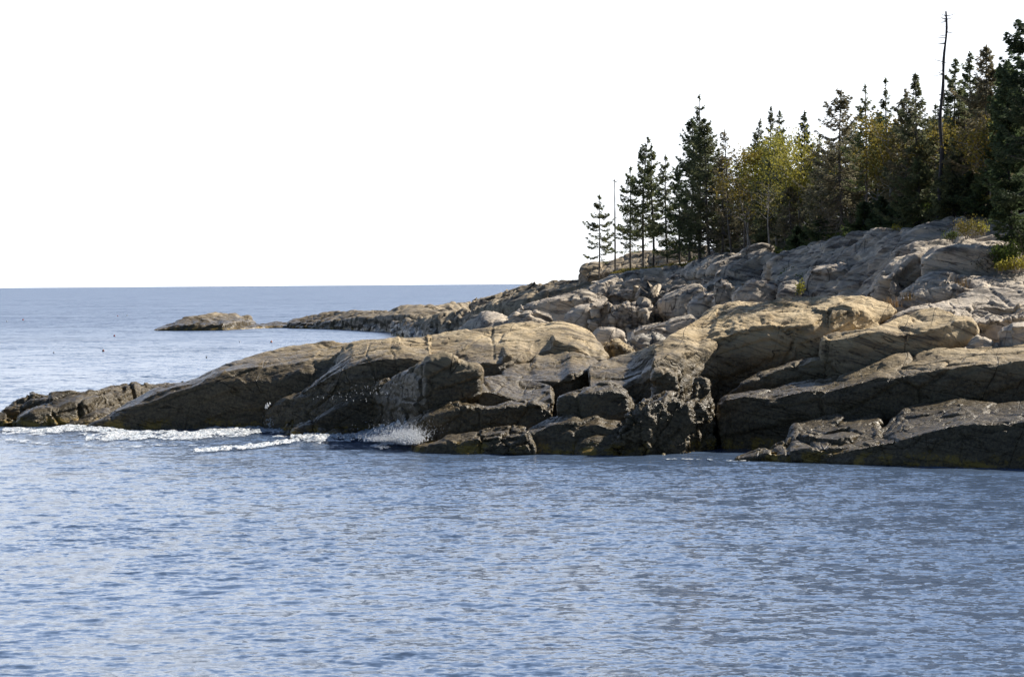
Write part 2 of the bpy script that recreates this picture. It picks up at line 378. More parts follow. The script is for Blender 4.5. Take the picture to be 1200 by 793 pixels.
ledge('rock_ledge', 'long straight-fronted slab with a dark cliff face and tan top rising to the right', 'rock',
      [[(843, 531, 92.5), (880, 531, 91.5), (920, 530, 90.5), (1000, 520, 89.2), (1100, 500, 88.3), (1200, 492, 88), (1290, 490, 88)],
       [(843, 474), (848, 466), (881, 466), (906, 466), (940, 457), (970, 457), (1011, 446), (1014, 446), (1027, 440), (1052, 442), (1068, 437), (1109, 430), (1141, 426), (1163, 425), (1200, 421), (1290, 414)],
       [(843, 472), (850, 464), (884, 460), (905, 454), (927, 447), (953, 442), (966, 443), (998, 433), (1019, 430), (1032, 424), (1057, 414), (1100, 407), (1127, 407), (1160, 406), (1200, 402), (1290, 392)]],
      [86, 17], 'tan', back=4, bdrop=0.8, seed=3, auto=True, facet=0.12, fissure=0.10, amp=0.15, strata=0.12, crack=0.2, cell=(4.5, 2.2, 2.6))
ledge('rock_ledge', 'thin dark sloping ledge with a narrow lit rim left of the big square block', 'rock',
      [[(838, 528, 95), (900, 500, 94.5), (968, 480, 94)],
       [(838, 476), (842, 468), (858, 459), (893, 441), (923, 430), (940, 427), (953, 421), (968, 420)],
       [(838, 474), (842, 466), (858, 456), (893, 438), (923, 427), (940, 423), (953, 417), (968, 416)]],
      [86, 25], 'low', back=3, bdrop=0.5, seed=4, auto=True, amp=0.1, strata=0.1)
ledge('rock_outcrop', 'big square-cut block with a black front and a lit grooved top behind the long slab', 'rock',
      [[(961, 448, 92.5), (980, 446, 92.3), (1010, 440, 92.5), (1057, 430, 93.5), (1130, 420, 94), (1147, 400, 95)],
       [(961, 400), (966, 397), (980, 397), (998, 395), (1017, 388), (1033, 388), (1048, 392), (1053, 394), (1072, 390), (1097, 385), (1112, 381), (1119, 376), (1138, 375), (1143, 382), (1147, 392)],
       [(961, 398), (963, 392), (980, 388), (1020, 381), (1039, 377), (1053, 372), (1079, 364), (1097, 361), (1112, 366), (1138, 372), (1147, 384)]],
      [88, 22], 'tan', back=6, bdrop=1.0, seed=5, auto=True, facet=0.12, fissure=0.08, amp=0.12, strata=0.06, crack=0.18, cell=(3.4, 2.2, 3.0))
ledge('boulder', 'small pale wedge boulder tucked under the lit platform at the right', 'boulder',
      [[(1128, 409, 93.0), (1150, 408, 93.0), (1172, 405, 93.2)],
       [(1128, 407), (1138, 397), (1146, 393), (1158, 398), (1172, 403)],
       [(1128, 406), (1138, 395), (1146, 391), (1158, 396), (1172, 401)]],
      [55, 20], 'grey', back=1.5, bdrop=0.6, seed=6, amp=0.1)
ledge('boulder', 'rounded grey block with a level lit top at the right edge above the long slab', 'boulder',
      [[(1168, 408, 92.6), (1180, 408, 92.4), (1200, 404, 92.6), (1240, 400, 92.8)],
       [(1168, 392), (1171, 387), (1185, 386), (1186, 383), (1200, 382), (1240, 380)],
       [(1168, 388), (1173, 382), (1184, 379), (1200, 374), (1240, 372)]],
      [82, 22], 'grey', back=3, bdrop=0.6, seed=7, facet=0.12, fissure=0.09, groove=0.02, auto=True, amp=0.10)
ledge('rock_ledge', 'flat lit platform of blocks behind the rounded block at the right edge', 'rock',
      [[(1112, 400, 97), (1160, 398, 96.5), (1200, 392, 96.5), (1280, 390, 97)],
       [(1112, 370), (1139, 376), (1157, 377), (1158, 375), (1170, 374), (1200, 369), (1280, 366)],
       [(1112, 362), (1139, 364), (1160, 365), (1182, 367), (1200, 364), (1280, 358)]],
      [84, 14], 'grey', back=4, bdrop=0.5, seed=8, auto=True, amp=0.1, crack=0.2, block=0.1, cell=(2.4, 2.0, 1.6))
ledge('rock_ledge', 'smooth grey whaleback band above the lit platform at the right', 'rock',
      [[(1035, 385, 101), (1100, 378, 101), (1200, 372, 101), (1290, 368, 101)],
       [(1035, 378), (1052, 369), (1075, 362), (1116, 363), (1163, 357), (1182, 358), (1200, 355), (1290, 350)],
       [(1035, 374), (1055, 365), (1070, 358), (1100, 352), (1125, 345), (1145, 340), (1174, 338), (1200, 340), (1290, 334)]],
      [72, 20], 'grey', back=4, bdrop=0.6, seed=9, auto=True, amp=0.15, strata=0.14)
ledge('rock_ledge', 'pale broken slab with small blocks on top under the dark shrubs at the right edge', 'rock',
      [[(1045, 378, 107), (1075, 366, 107), (1130, 352, 107), (1200, 350, 107), (1290, 345, 107)],
       [(1045, 366), (1060, 356), (1075, 347), (1097, 340), (1123, 340), (1150, 340), (1200, 340), (1290, 330)],
       [(1045, 362), (1060, 350), (1072, 338), (1079, 329), (1090, 323), (1108, 318), (1156, 317), (1174, 318), (1200, 317), (1290, 308)]],
      [60, 18], 'grey', back=6, bdrop=0.3, seed=10, auto=True, amp=0.2, strata=0.2, block=0.22, cell=(2.0, 1.6, 1.0))
# centre right massif
ledge('rock_outcrop', 'broad tan dome with a black overhung front and orange lichen on its crest', 'rock',
      [[(824, 530, 98), (860, 520, 98), (975, 500, 98.5), (1010, 470, 99.5), (1048, 440, 101)],
       [(824, 408), (835, 398), (861, 390), (879, 384), (905, 380), (930, 380), (952, 380), (960, 384), (972, 388), (974, 366), (985, 364), (1004, 364), (1006, 366), (1022, 372), (1042, 366), (1048, 366)],
       [(824, 396), (839, 378), (861, 372), (900, 368), (945, 362), (975, 360), (1004, 360), (1042, 364), (1048, 365)],
       [(824, 372), (839, 359), (853, 354), (868, 354), (886, 355), (908, 353), (945, 350.6), (982, 350), (1017, 351), (1033, 355), (1044, 360), (1048, 364)]],
      [[(824, 80), (900, 83), (1048, 80)], 32, 16], 'tan', back=6, bdrop=1.2, seed=11, facet=0.18, amp=0.16, strata=0.14, crack=0.28, cell=(3.6, 2.6, 2.6), fine=0.07)
ledge('rock_outcrop', 'long tan ramp descending left from the broad dome towards the gully of pale boulders', 'rock',
      [[(690, 480, 95), (740, 500, 95), (765, 515, 95), (800, 525, 96), (840, 530, 98)],
       [(690, 452), (731, 451), (747, 441), (766, 432), (761, 430), (761.5, 423), (773, 420), (789, 414), (807, 411), (818, 412), (828, 405), (840, 402)],
       [(690, 427), (719, 418), (751, 410), (775, 400), (798, 385), (817, 374), (832, 366), (840, 362)]],
      [[(690, 50), (745, 62), (765, 80), (840, 84)], 26], 'tan', back=5, bdrop=1.5, seed=12, facet=0.12, fissure=0.09, groove=0.02, amp=0.10, strata=0.07, crack=0.14, cell=(4.0, 2.0, 1.4))
ledge('boulder', 'three stacked pale angular blocks jutting from the dark wall below the tan ramp', 'boulder',
      [[(768, 462, 93.2), (780, 462, 93.0), (793, 458, 93.0)],
       [(768, 440), (778, 438), (779, 441), (781, 437), (793, 440)],
       [(768, 436), (778, 434), (784, 435), (793, 437)]],
      [75, 25], 'tan', back=3, bdrop=0.3, seed=13, facet=0.16, fissure=0.10, amp=0.08, block=0.3, cell=(0.9, 0.9, 0.7), crack=0.3, kbot=0.3)
ledge('rock_outcrop', 'wet black craggy rock mass with glinting edges at the waterline below the tan ramp', 'rock',
      [[(722, 533), (760, 533), (800, 531), (826, 529), (836, 527)],
       [(722, 515), (745, 490), (765, 478), (781, 470), (799, 474), (813, 476), (816, 452), (828, 452), (831, 480), (836, 500)],
       [(722, 505), (745, 482), (765, 466), (781, 459), (799, 465), (813, 468), (816, 447), (828, 448), (831, 470), (836, 490)]],
      [74, 35], 'low', back=3.5, bdrop=0.5, seed=14, amp=0.25, strata=0.22, crack=0.4, block=0.5, cell=(1.6, 1.3, 1.1), fine=0.1)
ledge('boulder', 'egg-shaped boulder with a tan cap and black belly below the second tan tier', 'boulder',
      [[(655, 510, 91.8), (690, 515, 91.2), (735, 510, 91.3), (742, 500, 92)],
       [(655, 472), (662, 467), (690, 463), (714, 459), (731, 461), (736, 466), (742, 476)],
       [(655, 468), (662, 463), (690, 454), (714, 448.6), (728, 453), (735, 458), (742, 470)]],
      [78, 32], 'tan', back=4, bdrop=1.2, seed=15, facet=0.12, fissure=0.09, groove=0.02, amp=0.10, crack=0.14)
ledge('rock_ledge', 'low blue-black rounded rock between the weedy slab and the craggy mass', 'rock',
      [[(606, 531), (650, 532), (700, 533), (752, 533)],
       [(606, 518), (620, 508), (645, 498), (672, 494), (700, 497), (730, 502), (752, 510)],
       [(606, 512), (620, 498), (645, 487), (672, 483), (682, 490), (700, 487), (740, 492), (752, 500)]],
      [52, 30], 'low', back=3, bdrop=0.6, seed=16, facet=0.16, fissure=0.10, amp=0.2, strata=0.2, crack=0.2)
ledge('rock_ledge', 'tan weedy slab jutting into the water right of the breaking wave', 'rock',
      [[(486, 529), (520, 530.5), (560, 531.5), (600, 532), (626, 532.5)],
       [(486, 525), (520, 520), (557, 514), (600, 510), (613, 509), (618, 513), (626, 524)],
       [(486, 524), (500, 520), (527, 512), (557, 505), (590, 503), (613, 502), (619, 506), (626, 518)]],
      [68, 20], 'low', back=2.5, bdrop=0.6, seed=17, facet=0.16, fissure=0.10, amp=0.1, strata=0.18, crack=0.3, block=0.15, cell=(1.6, 1.2, 1.2))
ledge('rock_outcrop', 'undercut black-faced block with jagged pale rim right above the breaking wave', 'rock',
      [[(482, 524, 94.3), (520, 522, 93.5), (560, 518, 93.2), (600, 516, 93.2), (645, 514, 93.4)],
       [(482, 500), (500, 489), (530, 482), (541, 480), (545, 477), (560, 480), (575, 480), (580, 480), (598, 476), (620, 474), (632, 474), (645, 480)],
       [(482, 494), (500, 480), (527, 467), (538, 467), (541, 472), (557, 473), (568, 477), (579, 476), (597, 470), (609, 470), (625, 467), (645, 472)]],
      [84, 24], 'tan', back=3, bdrop=0.6, seed=18, facet=0.12, fissure=0.09, groove=0.02, amp=0.10, strata=0.07, crack=0.14, block=0.05, cell=(2.0, 1.6, 1.8))
ledge('rock_ledge', 'middle tan bulge with cracked right end between the undercut block and the dome', 'rock',
      [[(505, 500, 96), (545, 495, 95.8), (600, 490, 95.6), (648, 485, 95.8)],
       [(505, 474), (520, 466), (545, 458), (564, 457), (580, 459), (600, 466), (609, 469), (636, 468), (646, 464), (648, 468)],
       [(505, 470), (520, 462), (543, 452), (566, 442), (584, 439), (600, 440.6), (613, 446), (645, 451), (648, 460)]],
      [80, 24], 'tan', back=3, bdrop=0.5, seed=19, facet=0.12, fissure=0.09, groove=0.02, auto=True, amp=0.10, strata=0.07, crack=0.14)
ledge('rock_ledge', 'second tan tier with layered edge just below the bright dome', 'rock',
      [[(590, 470, 98.5), (625, 468, 98.3), (660, 462, 98.3), (702, 455, 98.6)],
       [(590, 444), (622, 447), (656, 448), (659, 446), (668, 439), (686, 435), (688, 436), (702, 434)],
       [(590, 434), (605, 428), (622, 424), (628, 415), (645, 411), (672, 414), (695, 420), (702, 425)]],
      [82, 22], 'tan', back=3, bdrop=0.5, seed=20, facet=0.12, fissure=0.09, groove=0.02, auto=True, amp=0.10, strata=0.07, crack=0.14, cell=(3, 2, 1.0))
ledge('rock_outcrop', 'bright smooth tan dome with a dark square notch, highest of the central rocks', 'rock',
      [[(470, 450, 104.5), (520, 450, 104), (600, 445, 100.6), (640, 440, 101), (700, 440, 101), (712, 435, 102)],
       [(470, 428), (505, 430), (536, 429), (537, 424), (560, 424), (588, 426), (589, 416), (622, 410), (624, 416), (646, 410), (648, 396), (665, 402), (682, 412), (696, 419), (706, 422), (712, 424)],
       [(470, 420), (505, 414), (560, 404), (588, 402), (622, 398), (648, 391), (665, 394), (682, 402), (696, 412), (706, 418), (712, 421)],
       [(470, 396), (500, 395), (534, 389.5), (570, 385), (602, 379), (636, 375), (663, 375), (682, 381), (695, 392), (704, 403), (709, 412), (712, 418)]],
      [80, 26, 18], 'tan', back=6, bdrop=2.0, seed=21, facet=0.10, fissure=0.10, groove=0.04, auto=True, amp=0.12, strata=0.10, crack=0.16, cell=(4, 3, 1.6))
# the long left whaleback
ledge('rock_outcrop', 'dark smooth ramp plunging into the foam, middle swell of the long whaleback', 'rock',
      [[(104, 503, 108.3), (150, 504, 107.6), (240, 502, 107.4), (300, 500, 107.0), (335, 499, 106.8), (400, 498, 106.5), (440, 497, 106.2)],
       [(104, 502.5), (130, 492), (160, 478), (200, 462), (232, 452), (281, 448), (312, 450), (335, 446), (353, 438), (363, 438), (368, 446), (382, 440), (400, 430), (440, 424)],
       [(104, 502), (128, 488), (150, 474), (180, 458), (206, 450), (232, 444), (270, 436), (300, 432), (340, 428), (400, 418), (440, 414)],
       [(104, 501.5), (126, 486), (148, 468), (180, 450), (206, 445.6), (232, 439.5), (241, 433.5), (255, 428), (293, 419), (337, 410), (380, 402), (411, 399), (440, 396.5)]],
      [[(104, 62), (180, 76), (440, 82)], [(104, 40), (200, 42), (440, 34)], 14], 'tan', back=5, bdrop=1.6, seed=22, facet=0.10, fissure=0.09, amp=0.16, strata=0.16, crack=0.10, cell=(5, 3, 1.5))
ledge('rock_outcrop', 'long tan back of the whaleback with a dark hollow flank, left of the bright dome', 'rock',
      [[(311, 500, 105.6), (364, 498, 104), (395, 492, 103), (441, 480, 102), (505, 455, 101.5)],
       [(311, 484), (335, 468), (353, 458), (380, 441), (407, 429), (430, 424), (450, 421), (480, 418), (505, 422)],
       [(311, 481), (335, 464), (353, 454), (380, 436), (395, 426), (411, 416), (430, 410), (470, 408), (505, 410)],
       [(311, 480), (335, 463), (353, 453), (380, 433), (392, 416), (402, 405), (413, 399.5), (430, 396.5), (459, 393), (468, 390.6), (475, 393), (505, 393)]],
      [76, 28, 16], 'tan', back=5, bdrop=1.8, seed=23, facet=0.10, fissure=0.10, amp=0.12, strata=0.16, crack=0.22, cell=(4.5, 2.2, 1.3))
ledge('rock_outcrop', 'dark sprayed lobe behind the breaking wave, dropping from the dome to the water', 'rock',
      [[(345, 512), (400, 510), (440, 509), (480, 518), (500, 522), (560, 520)],
       [(345, 508), (365, 498), (395, 482), (420, 470), (450, 453), (480, 438), (505, 424), (524, 420), (538, 426), (560, 434)],
       [(345, 507), (365, 495), (395, 478), (420, 466), (445, 454), (477, 436), (504, 421), (522, 417.5), (538, 424), (560, 432)]],
      [[(345, 46), (400, 68), (450, 79), (560, 84)], 24], 'low', back=3, bdrop=0.5, seed=24, facet=0.16, fissure=0.10, amp=0.2, strata=0.22, crack=0.16)
ledge('rock_ledge', 'low wet striped rock awash at the foam just left of the breaking wave', 'rock',
      [[(316, 505), (340, 510), (380, 513), (430, 512)],
       [(316, 504), (330, 500), (350, 496), (380, 500), (410, 504), (430, 509)],
       [(316, 503), (335, 494), (350, 491), (365, 488), (380, 492), (405, 499), (430, 507)]],
      [40, 18], 'low', back=1.6, bdrop=0.5, seed=25, amp=0.1, strata=0.2, crack=0.2, cell=(1.5, 1.0, 0.5))
ledge('rock_ledge', 'dark-bellied ridge linking the left-end rocks to the whaleback', 'rock',
      [[(60, 499), (100, 498), (130, 495), (170, 492), (215, 490)],
       [(60, 478), (72, 474), (100, 470), (110, 466), (125, 463), (145, 464), (147, 454), (175, 456), (190, 458), (215, 458)],
       [(60, 462), (83, 459), (107, 460), (125, 455), (140, 451), (167, 449), (190, 448), (215, 445)]],
      [62, 30], 'low', back=4, bdrop=1.2, seed=26, facet=0.16, amp=0.16, strata=0.16, crack=0.25, cell=(2.4, 2, 1.4))
ledge('rock_ledge', 'leftmost tan hump of the headland with a rounded dark shoulder', 'rock',
      [[(22, 499.5), (40, 499.5), (60, 499), (74, 497)],
       [(22, 494), (30, 487), (42, 479), (55, 476), (66, 478), (74, 484)],
       [(22, 490), (32, 482), (45, 476), (57, 473), (68, 475), (74, 480)]],
      [68, 30], 'low', back=3, bdrop=0.3, seed=27, amp=0.08, crack=0.05)
ledge('rock_ledge', 'ragged tan crown behind the rounded shoulder at the far left end of the headland', 'rock',
      [[(2, 498, 113), (30, 497, 113), (60, 494, 112.5), (80, 492, 112.5)],
       [(2, 482), (17, 476), (30, 472), (45, 470), (60, 472), (80, 468)],
       [(2, 479), (6, 477), (17, 470), (30, 464), (40, 460), (55, 460), (70, 461), (80, 461)]],
      [50, 24], 'low', back=3, bdrop=0.8, seed=28, amp=0.16, strata=0.22, crack=0.3, block=0.15, cell=(1.4, 1.1, 0.7))
ledge('boulder', 'small round boulder cut by the left border of the view', 'boulder',
      [[(-22, 499), (0, 499.5), (20, 499.5)], [(-22, 494), (-5, 490), (8, 491), (20, 496)], [(-22, 486), (-8, 479), (6, 482), (14, 486), (20, 493)]],
      [60, 30], 'low', back=2.5, bdrop=0.8, seed=29, amp=0.12, crack=0.2)
ledge('boulder', 'pale wedge boulder standing in the white foam before the dark ramp', 'boulder',
      [[(78, 500), (105, 500), (125, 499), (142, 497)], [(78, 499), (95, 493), (112, 487), (122, 484), (134, 488), (142, 494)], [(78, 498.5), (95, 490), (112, 482), (124, 479), (133, 482), (142, 492)]],
      [45, 24], 'tan', back=2, bdrop=0.8, seed=30, amp=0.08, crack=0.15)
# ------------------------------------------------------------------ the far spit and the rocks behind
ledge('rock_islet', 'low flat-topped islet alone in the open water far left of the spit', 'islet',
      [[(181, 387.5), (220, 387.5), (262, 387), (300, 384)],
       [(181, 386.5), (190, 383.5), (210, 380.5), (240, 379), (265, 380), (270, 378), (282, 375), (292, 376), (300, 381)],
       [(181, 386), (188, 382), (203, 379), (210, 375), (220, 370), (250, 367), (277, 367.5), (283, 371), (292, 370.5), (298, 376), (300, 380)]],
      [80, 10], 'far', back=12, bdrop=1.5, seed=31, amp=0.06, strata=0.14, crack=0.2, vox=0.0008, cell=(2.5, 2, 1))
ledge('rock_ledge', 'thin sandy bar with yellow weed joining the islet to the far spit', 'rock',
      [[(276, 386), (310, 384.5), (345, 384), (385, 384)], [(276, 385), (310, 382), (345, 381), (385, 380)], [(276, 384.5), (300, 379.5), (325, 378), (350, 376), (385, 374)]],
      [30, 6], 'far', back=10, bdrop=1.2, seed=32, amp=0.08, strata=0.1, crack=0.1, vox=0.0008)
ledge('rock_ledge', 'far long spit of dark and tan strata running out under the horizon', 'rock',
      [[(338, 384.5), (400, 386), (440, 388), (480, 391), (520, 390), (570, 385)],
       [(338, 380), (355, 378), (400, 375), (440, 373), (460, 372), (500, 368), (530, 364), (570, 362)],
       [(338, 379), (350, 376), (400, 372), (440, 369.5), (500, 365), (530, 361), (570, 358)],
       [(338, 377), (345, 374), (395, 366), (445, 364), (470, 361), (500, 358), (516, 355), (548, 352), (570, 352)]],
      [78, 7, 12], 'far', back=14, bdrop=2, seed=33, amp=0.08, strata=0.32, fissure=0.3, crack=0.25, vox=0.0008, cell=(3, 2.5, 0.8))
ledge('rock_ledge', 'dark overhanging slab tilting up against the horizon at the spit\'s root', 'rock',
      [[(552, 360, 270), (580, 360, 262), (640, 360, 250), (700, 352, 238)],
       [(552, 352), (558, 352), (575, 349), (600, 344), (640, 338), (670, 335), (700, 333)],
       [(552, 349), (558, 346), (575, 344), (588, 342), (591, 337), (600, 335), (608, 333), (630, 332), (660, 330), (686, 330), (700, 328)]],
      [75, 12], 'far', back=14, bdrop=2, seed=34, amp=0.06, strata=0.3, crack=0.3, block=0.1, vox=0.0008, cell=(3, 2, 0.7))
ledge('rock_ledge', 'low tan slabs at the inlet behind the whaleback, left of the grey dome', 'rock',
      [[(461, 397, 300), (500, 400, 250), (545, 398, 215), (590, 396, 190)],
       [(461, 385), (480, 382), (510, 378), (540, 374), (560, 372), (590, 380)],
       [(461, 378), (475, 375.5), (494, 372), (520, 368), (554, 363), (575, 366), (590, 374)]],
      [45, 8], 'far', back=10, bdrop=1.5, seed=35, amp=0.14, strata=0.28, crack=0.3, block=0.1, vox=0.0008, cell=(2.5, 2, 0.8))
ledge('rock_ledge', 'shadowed slanting layers climbing right from the grey dome to the horizon slab', 'rock',
      [[(555, 376, 205), (600, 372, 195), (650, 366, 190), (705, 360, 188)],
       [(555, 364), (575, 361), (600, 355), (640, 348), (670, 344), (705, 342)],
       [(555, 359), (570, 356), (600, 347), (640, 340), (670, 337.5), (705, 335)]],
      [65, 12], 'far', back=10, bdrop=1.5, seed=36, amp=0.14, strata=0.25, crack=0.3, block=0.15, vox=0.0008)
ledge('boulder', 'smooth grey dome peeking over the tan whaleback left of the long boulder', 'boulder',
      [[(540, 400, 165), (570, 396, 160), (600, 392, 160)], [(540, 387), (555, 380), (572, 377), (590, 378), (600, 384)], [(540, 385), (547, 378), (560, 372), (572, 368), (590, 371), (600, 380)]],
      [60, 22], 'grey', facet=0.24, back=6, bdrop=1.5, seed=37, amp=0.1, vox=0.0008)
ledge('boulder', 'long low grey boulder resting directly behind the bright dome\'s crest', 'boulder',
      [[(596, 388, 150), (620, 388, 149), (648, 384, 150)], [(596, 374), (604, 368), (618, 365), (636, 368), (648, 376)], [(596, 370), (602, 364), (611, 360), (624, 361), (636, 364), (646, 369), (648, 373)]],
      [72, 25], 'grey', facet=0.24, back=4, bdrop=1, seed=38, amp=0.12, vox=0.0008)
ledge('rock_outcrop', 'wide rounded grey bluff with a cracked brow behind the bright dome', 'rock',
      [[(608, 385, 160), (650, 388, 158), (690, 388, 157), (712, 385, 158)], [(608, 360), (625, 354), (650, 351), (670, 350), (690, 349), (700, 352), (712, 360)], [(608, 356), (620, 352), (640, 347), (662, 342), (686, 339), (700, 343), (712, 352)]],
      [74, 24], 'grey', facet=0.24, back=7, bdrop=1, seed=39, amp=0.16, crack=0.35, block=0.2, cell=(2.2, 1.8, 1.8), vox=0.0008)
ledge('boulder', 'round-shouldered grey boulder below the cracked bluff, right of the dome\'s top', 'boulder',
      [[(666, 392, 148), (685, 392, 147), (700, 392, 148)], [(666, 372), (672, 364), (684, 362), (694, 364), (700, 372)], [(666, 368), (671, 360), (684, 358), (693, 359), (700, 367)]],
      [78, 25], 'grey', facet=0.24, back=3, bdrop=0.8, seed=40, amp=0.12, vox=0.0008)
cols = [(695, 721, 353, 398, 146, 'leftmost squared column of the broken grey cliff above the gully'),
        (718, 737, 355, 404, 145, 'narrow column with a bright right edge in the broken grey cliff'),
        (735, 757, 354, 410, 144, 'dark vertical column in the middle of the broken grey cliff'),
        (754, 777, 352, 400, 147, 'squat rightmost column of the broken grey cliff')]
for i, (a, b_, t, f, D, lab) in enumerate(cols):
    ledge('rock_column', lab, 'rock', [[(a, f, D), (b_, f, D)], [(a, t + 7), ((a + b_) / 2, t + 5), (b_ - 3, t + 7), (b_, t + 12)], [(a, t + 3), (a + 5, t), (b_ - 5, t), (b_, t + 7)]],
          [84, 20], 'grey', facet=0.24, back=4, bdrop=0.5, seed=41 + i, amp=0.08, crack=0.45, block=0.5, cell=(1.5, 1.3, 1.7), vox=0.0008, fine=0.08)
ledge('boulder', 'large smooth grey boulder with a slanting top right of the broken columns', 'boulder',
      [[(774, 385, 146), (800, 385, 144), (826, 380, 145)], [(774, 356), (778, 352), (796, 347), (812, 342), (822, 342), (826, 350)], [(774, 351), (778, 347), (796, 340), (812, 334), (820, 333), (826, 340)]],
      [80, 26], 'grey', facet=0.24, back=5, bdrop=0.8, seed=46, amp=0.14, crack=0.12, vox=0.0008)
ledge('boulder', 'disc-like rounded grey boulder leaning right of the large slanting one', 'boulder',
      [[(810, 385, 139), (825, 385, 138.5), (842, 375, 139.5)], [(810, 362), (816, 350), (826, 345), (836, 349), (842, 360)], [(810, 357), (815, 346), (824, 340), (835, 342), (842, 354)]],
      [80, 28], 'grey', facet=0.24, back=3, bdrop=0.8, seed=47, amp=0.12, crack=0.12, vox=0.0008)
ledge('rock_ledge', 'dark slanting slab wedged at the foot of the grey cliff above the gully', 'rock',
      [[(740, 412, 128), (770, 410, 127), (814, 400, 127)], [(740, 388), (756, 383), (772, 379), (795, 373), (809, 370), (816, 376)], [(740, 385), (756, 379), (772, 375), (795, 369), (809, 365), (816, 373)]],
      [76, 25], 'grey', facet=0.24, back=3, bdrop=0.8, seed=48, amp=0.12, strata=0.2, vox=0.0008)
ledge('boulder', 'white-streaked pale boulder at the bottom of the gully', 'boulder',
      [[(728, 425, 112), (755, 424, 111.5), (778, 418, 112)], [(728, 412), (740, 402), (755, 399), (768, 400), (778, 408)], [(728, 408), (738, 399), (750, 395), (762, 395), (773, 399), (778, 405)]],
      [60, 25], 'pale', back=3, bdrop=1, seed=49, amp=0.18, crack=0.35, block=0.2, cell=(1.2, 1, 1))
ledge('boulder', 'tan lump between the bright dome and the white-streaked boulder in the gully', 'boulder',
      [[(702, 430, 108), (720, 430, 107.5), (742, 424, 108)], [(702, 412), (712, 407), (725, 406), (742, 414)], [(702, 408), (710, 402), (724, 401), (736, 405), (742, 411)]],
      [60, 25], 'tan', back=3, bdrop=1, seed=50, amp=0.15, crack=0.3, block=0.15, cell=(1.3, 1, 1))
ledge('boulder', 'twin-lobed grey boulder standing above the tan lump in the gully', 'boulder',
      [[(699, 410, 124), (715, 410, 123.5), (737, 408, 124)], [(699, 396), (705, 390), (717, 389), (719, 394), (722, 392), (730, 393), (737, 400)], [(699, 392), (704, 387.5), (716, 386.5), (724, 389), (731, 391), (737, 397)]],
      [76, 26], 'grey', facet=0.24, back=2.5, bdrop=0.7, seed=51, amp=0.12, crack=0.25)
# upper terraces
ledge('boulder', 'lone grey boulder on the terrace under the leftmost spruces', 'boulder',
      [[(694, 344, 172), (710, 344, 171), (728, 342, 172)], [(694, 338), (702, 331), (716, 327), (724, 329), (728, 334)], [(694, 334), (702, 328), (712, 324), (720, 322.5), (725, 325), (728, 331)]],
      [75, 25], 'grey', facet=0.24, back=4, bdrop=0.8, seed=52, amp=0.12, vox=0.0008)
ledge('rock_ledge', 'lit lower terrace of broken grey slabs above the cliff columns', 'rock',
      [[(690, 370, 162), (740, 370, 158), (800, 362, 155), (870, 350, 150), (885, 348, 150)],
       [(690, 348), (715, 343), (740, 344), (770, 344), (800, 336), (840, 332), (870, 336), (885, 340)],
       [(690, 344), (704, 338), (735, 334), (765, 330), (800, 325), (840, 320), (870, 318), (885, 322)]],
      [68, 16], 'grey', facet=0.24, back=6, bdrop=0.5, seed=53, amp=0.15, strata=0.35, crack=0.6, block=0.55, cell=(3.8, 1.8, 1.1), vox=0.0008, fine=0.08)
ledge('rock_ledge', 'upper lit terrace of long parallel slabs at the foot of the wood', 'rock',
      [[(718, 350, 178), (780, 344, 172), (840, 336, 160), (905, 334, 152), (913, 334, 152)],
       [(718, 332), (754, 328), (796, 324), (823, 320), (860, 318), (876, 316), (893, 312), (906, 314), (913, 322)],
       [(718, 327), (754, 323), (796, 317.6), (823, 313), (840, 307), (850, 304), (872, 302), (883, 297), (897, 300), (908, 307), (913, 316)]],
      [62, 17], 'grey', facet=0.24, back=8, bdrop=0.5, seed=54, amp=0.14, strata=0.35, crack=0.5, block=0.5, cell=(5, 2, 1.1), vox=0.0008)
ledge('boulder', 'big dark pyramid-backed boulder behind the lichened dome', 'boulder',
      [[(860, 372, 126), (885, 372, 125), (914, 370, 126)], [(860, 348), (868, 338), (880, 330), (893, 330), (905, 342), (914, 356)], [(860, 344), (866, 336), (879, 325), (893, 326), (904, 335), (914, 350)]],
      [72, 30], 'grey', facet=0.24, back=4, bdrop=1, seed=55, amp=0.1, crack=0.08, smooth=8, vox=0.0008)
small = [(836, 862, 327, 352, 134, 'squarish lit block left of the pyramid-backed boulder'),
         (895, 922, 317, 352, 137, 'tilted split block between the terrace end and the green bush'),
         (912, 938, 333, 360, 124, 'small pale cracked block beside the green bush'),
         (922, 943, 326, 352, 130, 'tan-edged block right behind the green bush stems')]
for i, (a, b_, t, f, D, lab) in enumerate(small):
    m_ = (a + b_) / 2
    ledge('boulder', lab, 'boulder', [[(a, f, D), (b_, f, D)], [(a, t + 10), (m_ - 4, t + 5), (b_ - 4, t + 7), (b_, t + 12)], [(a, t + 6), (a + 6, t), (m_ + 3, t), (b_ - 3, t + 4), (b_, t + 9)]],
          [76, 25], 'grey', facet=0.24, back=3, bdrop=0.7, seed=56 + i, amp=0.14, crack=0.35, block=0.2, cell=(1.4, 1.2, 1.2), vox=0.0008)
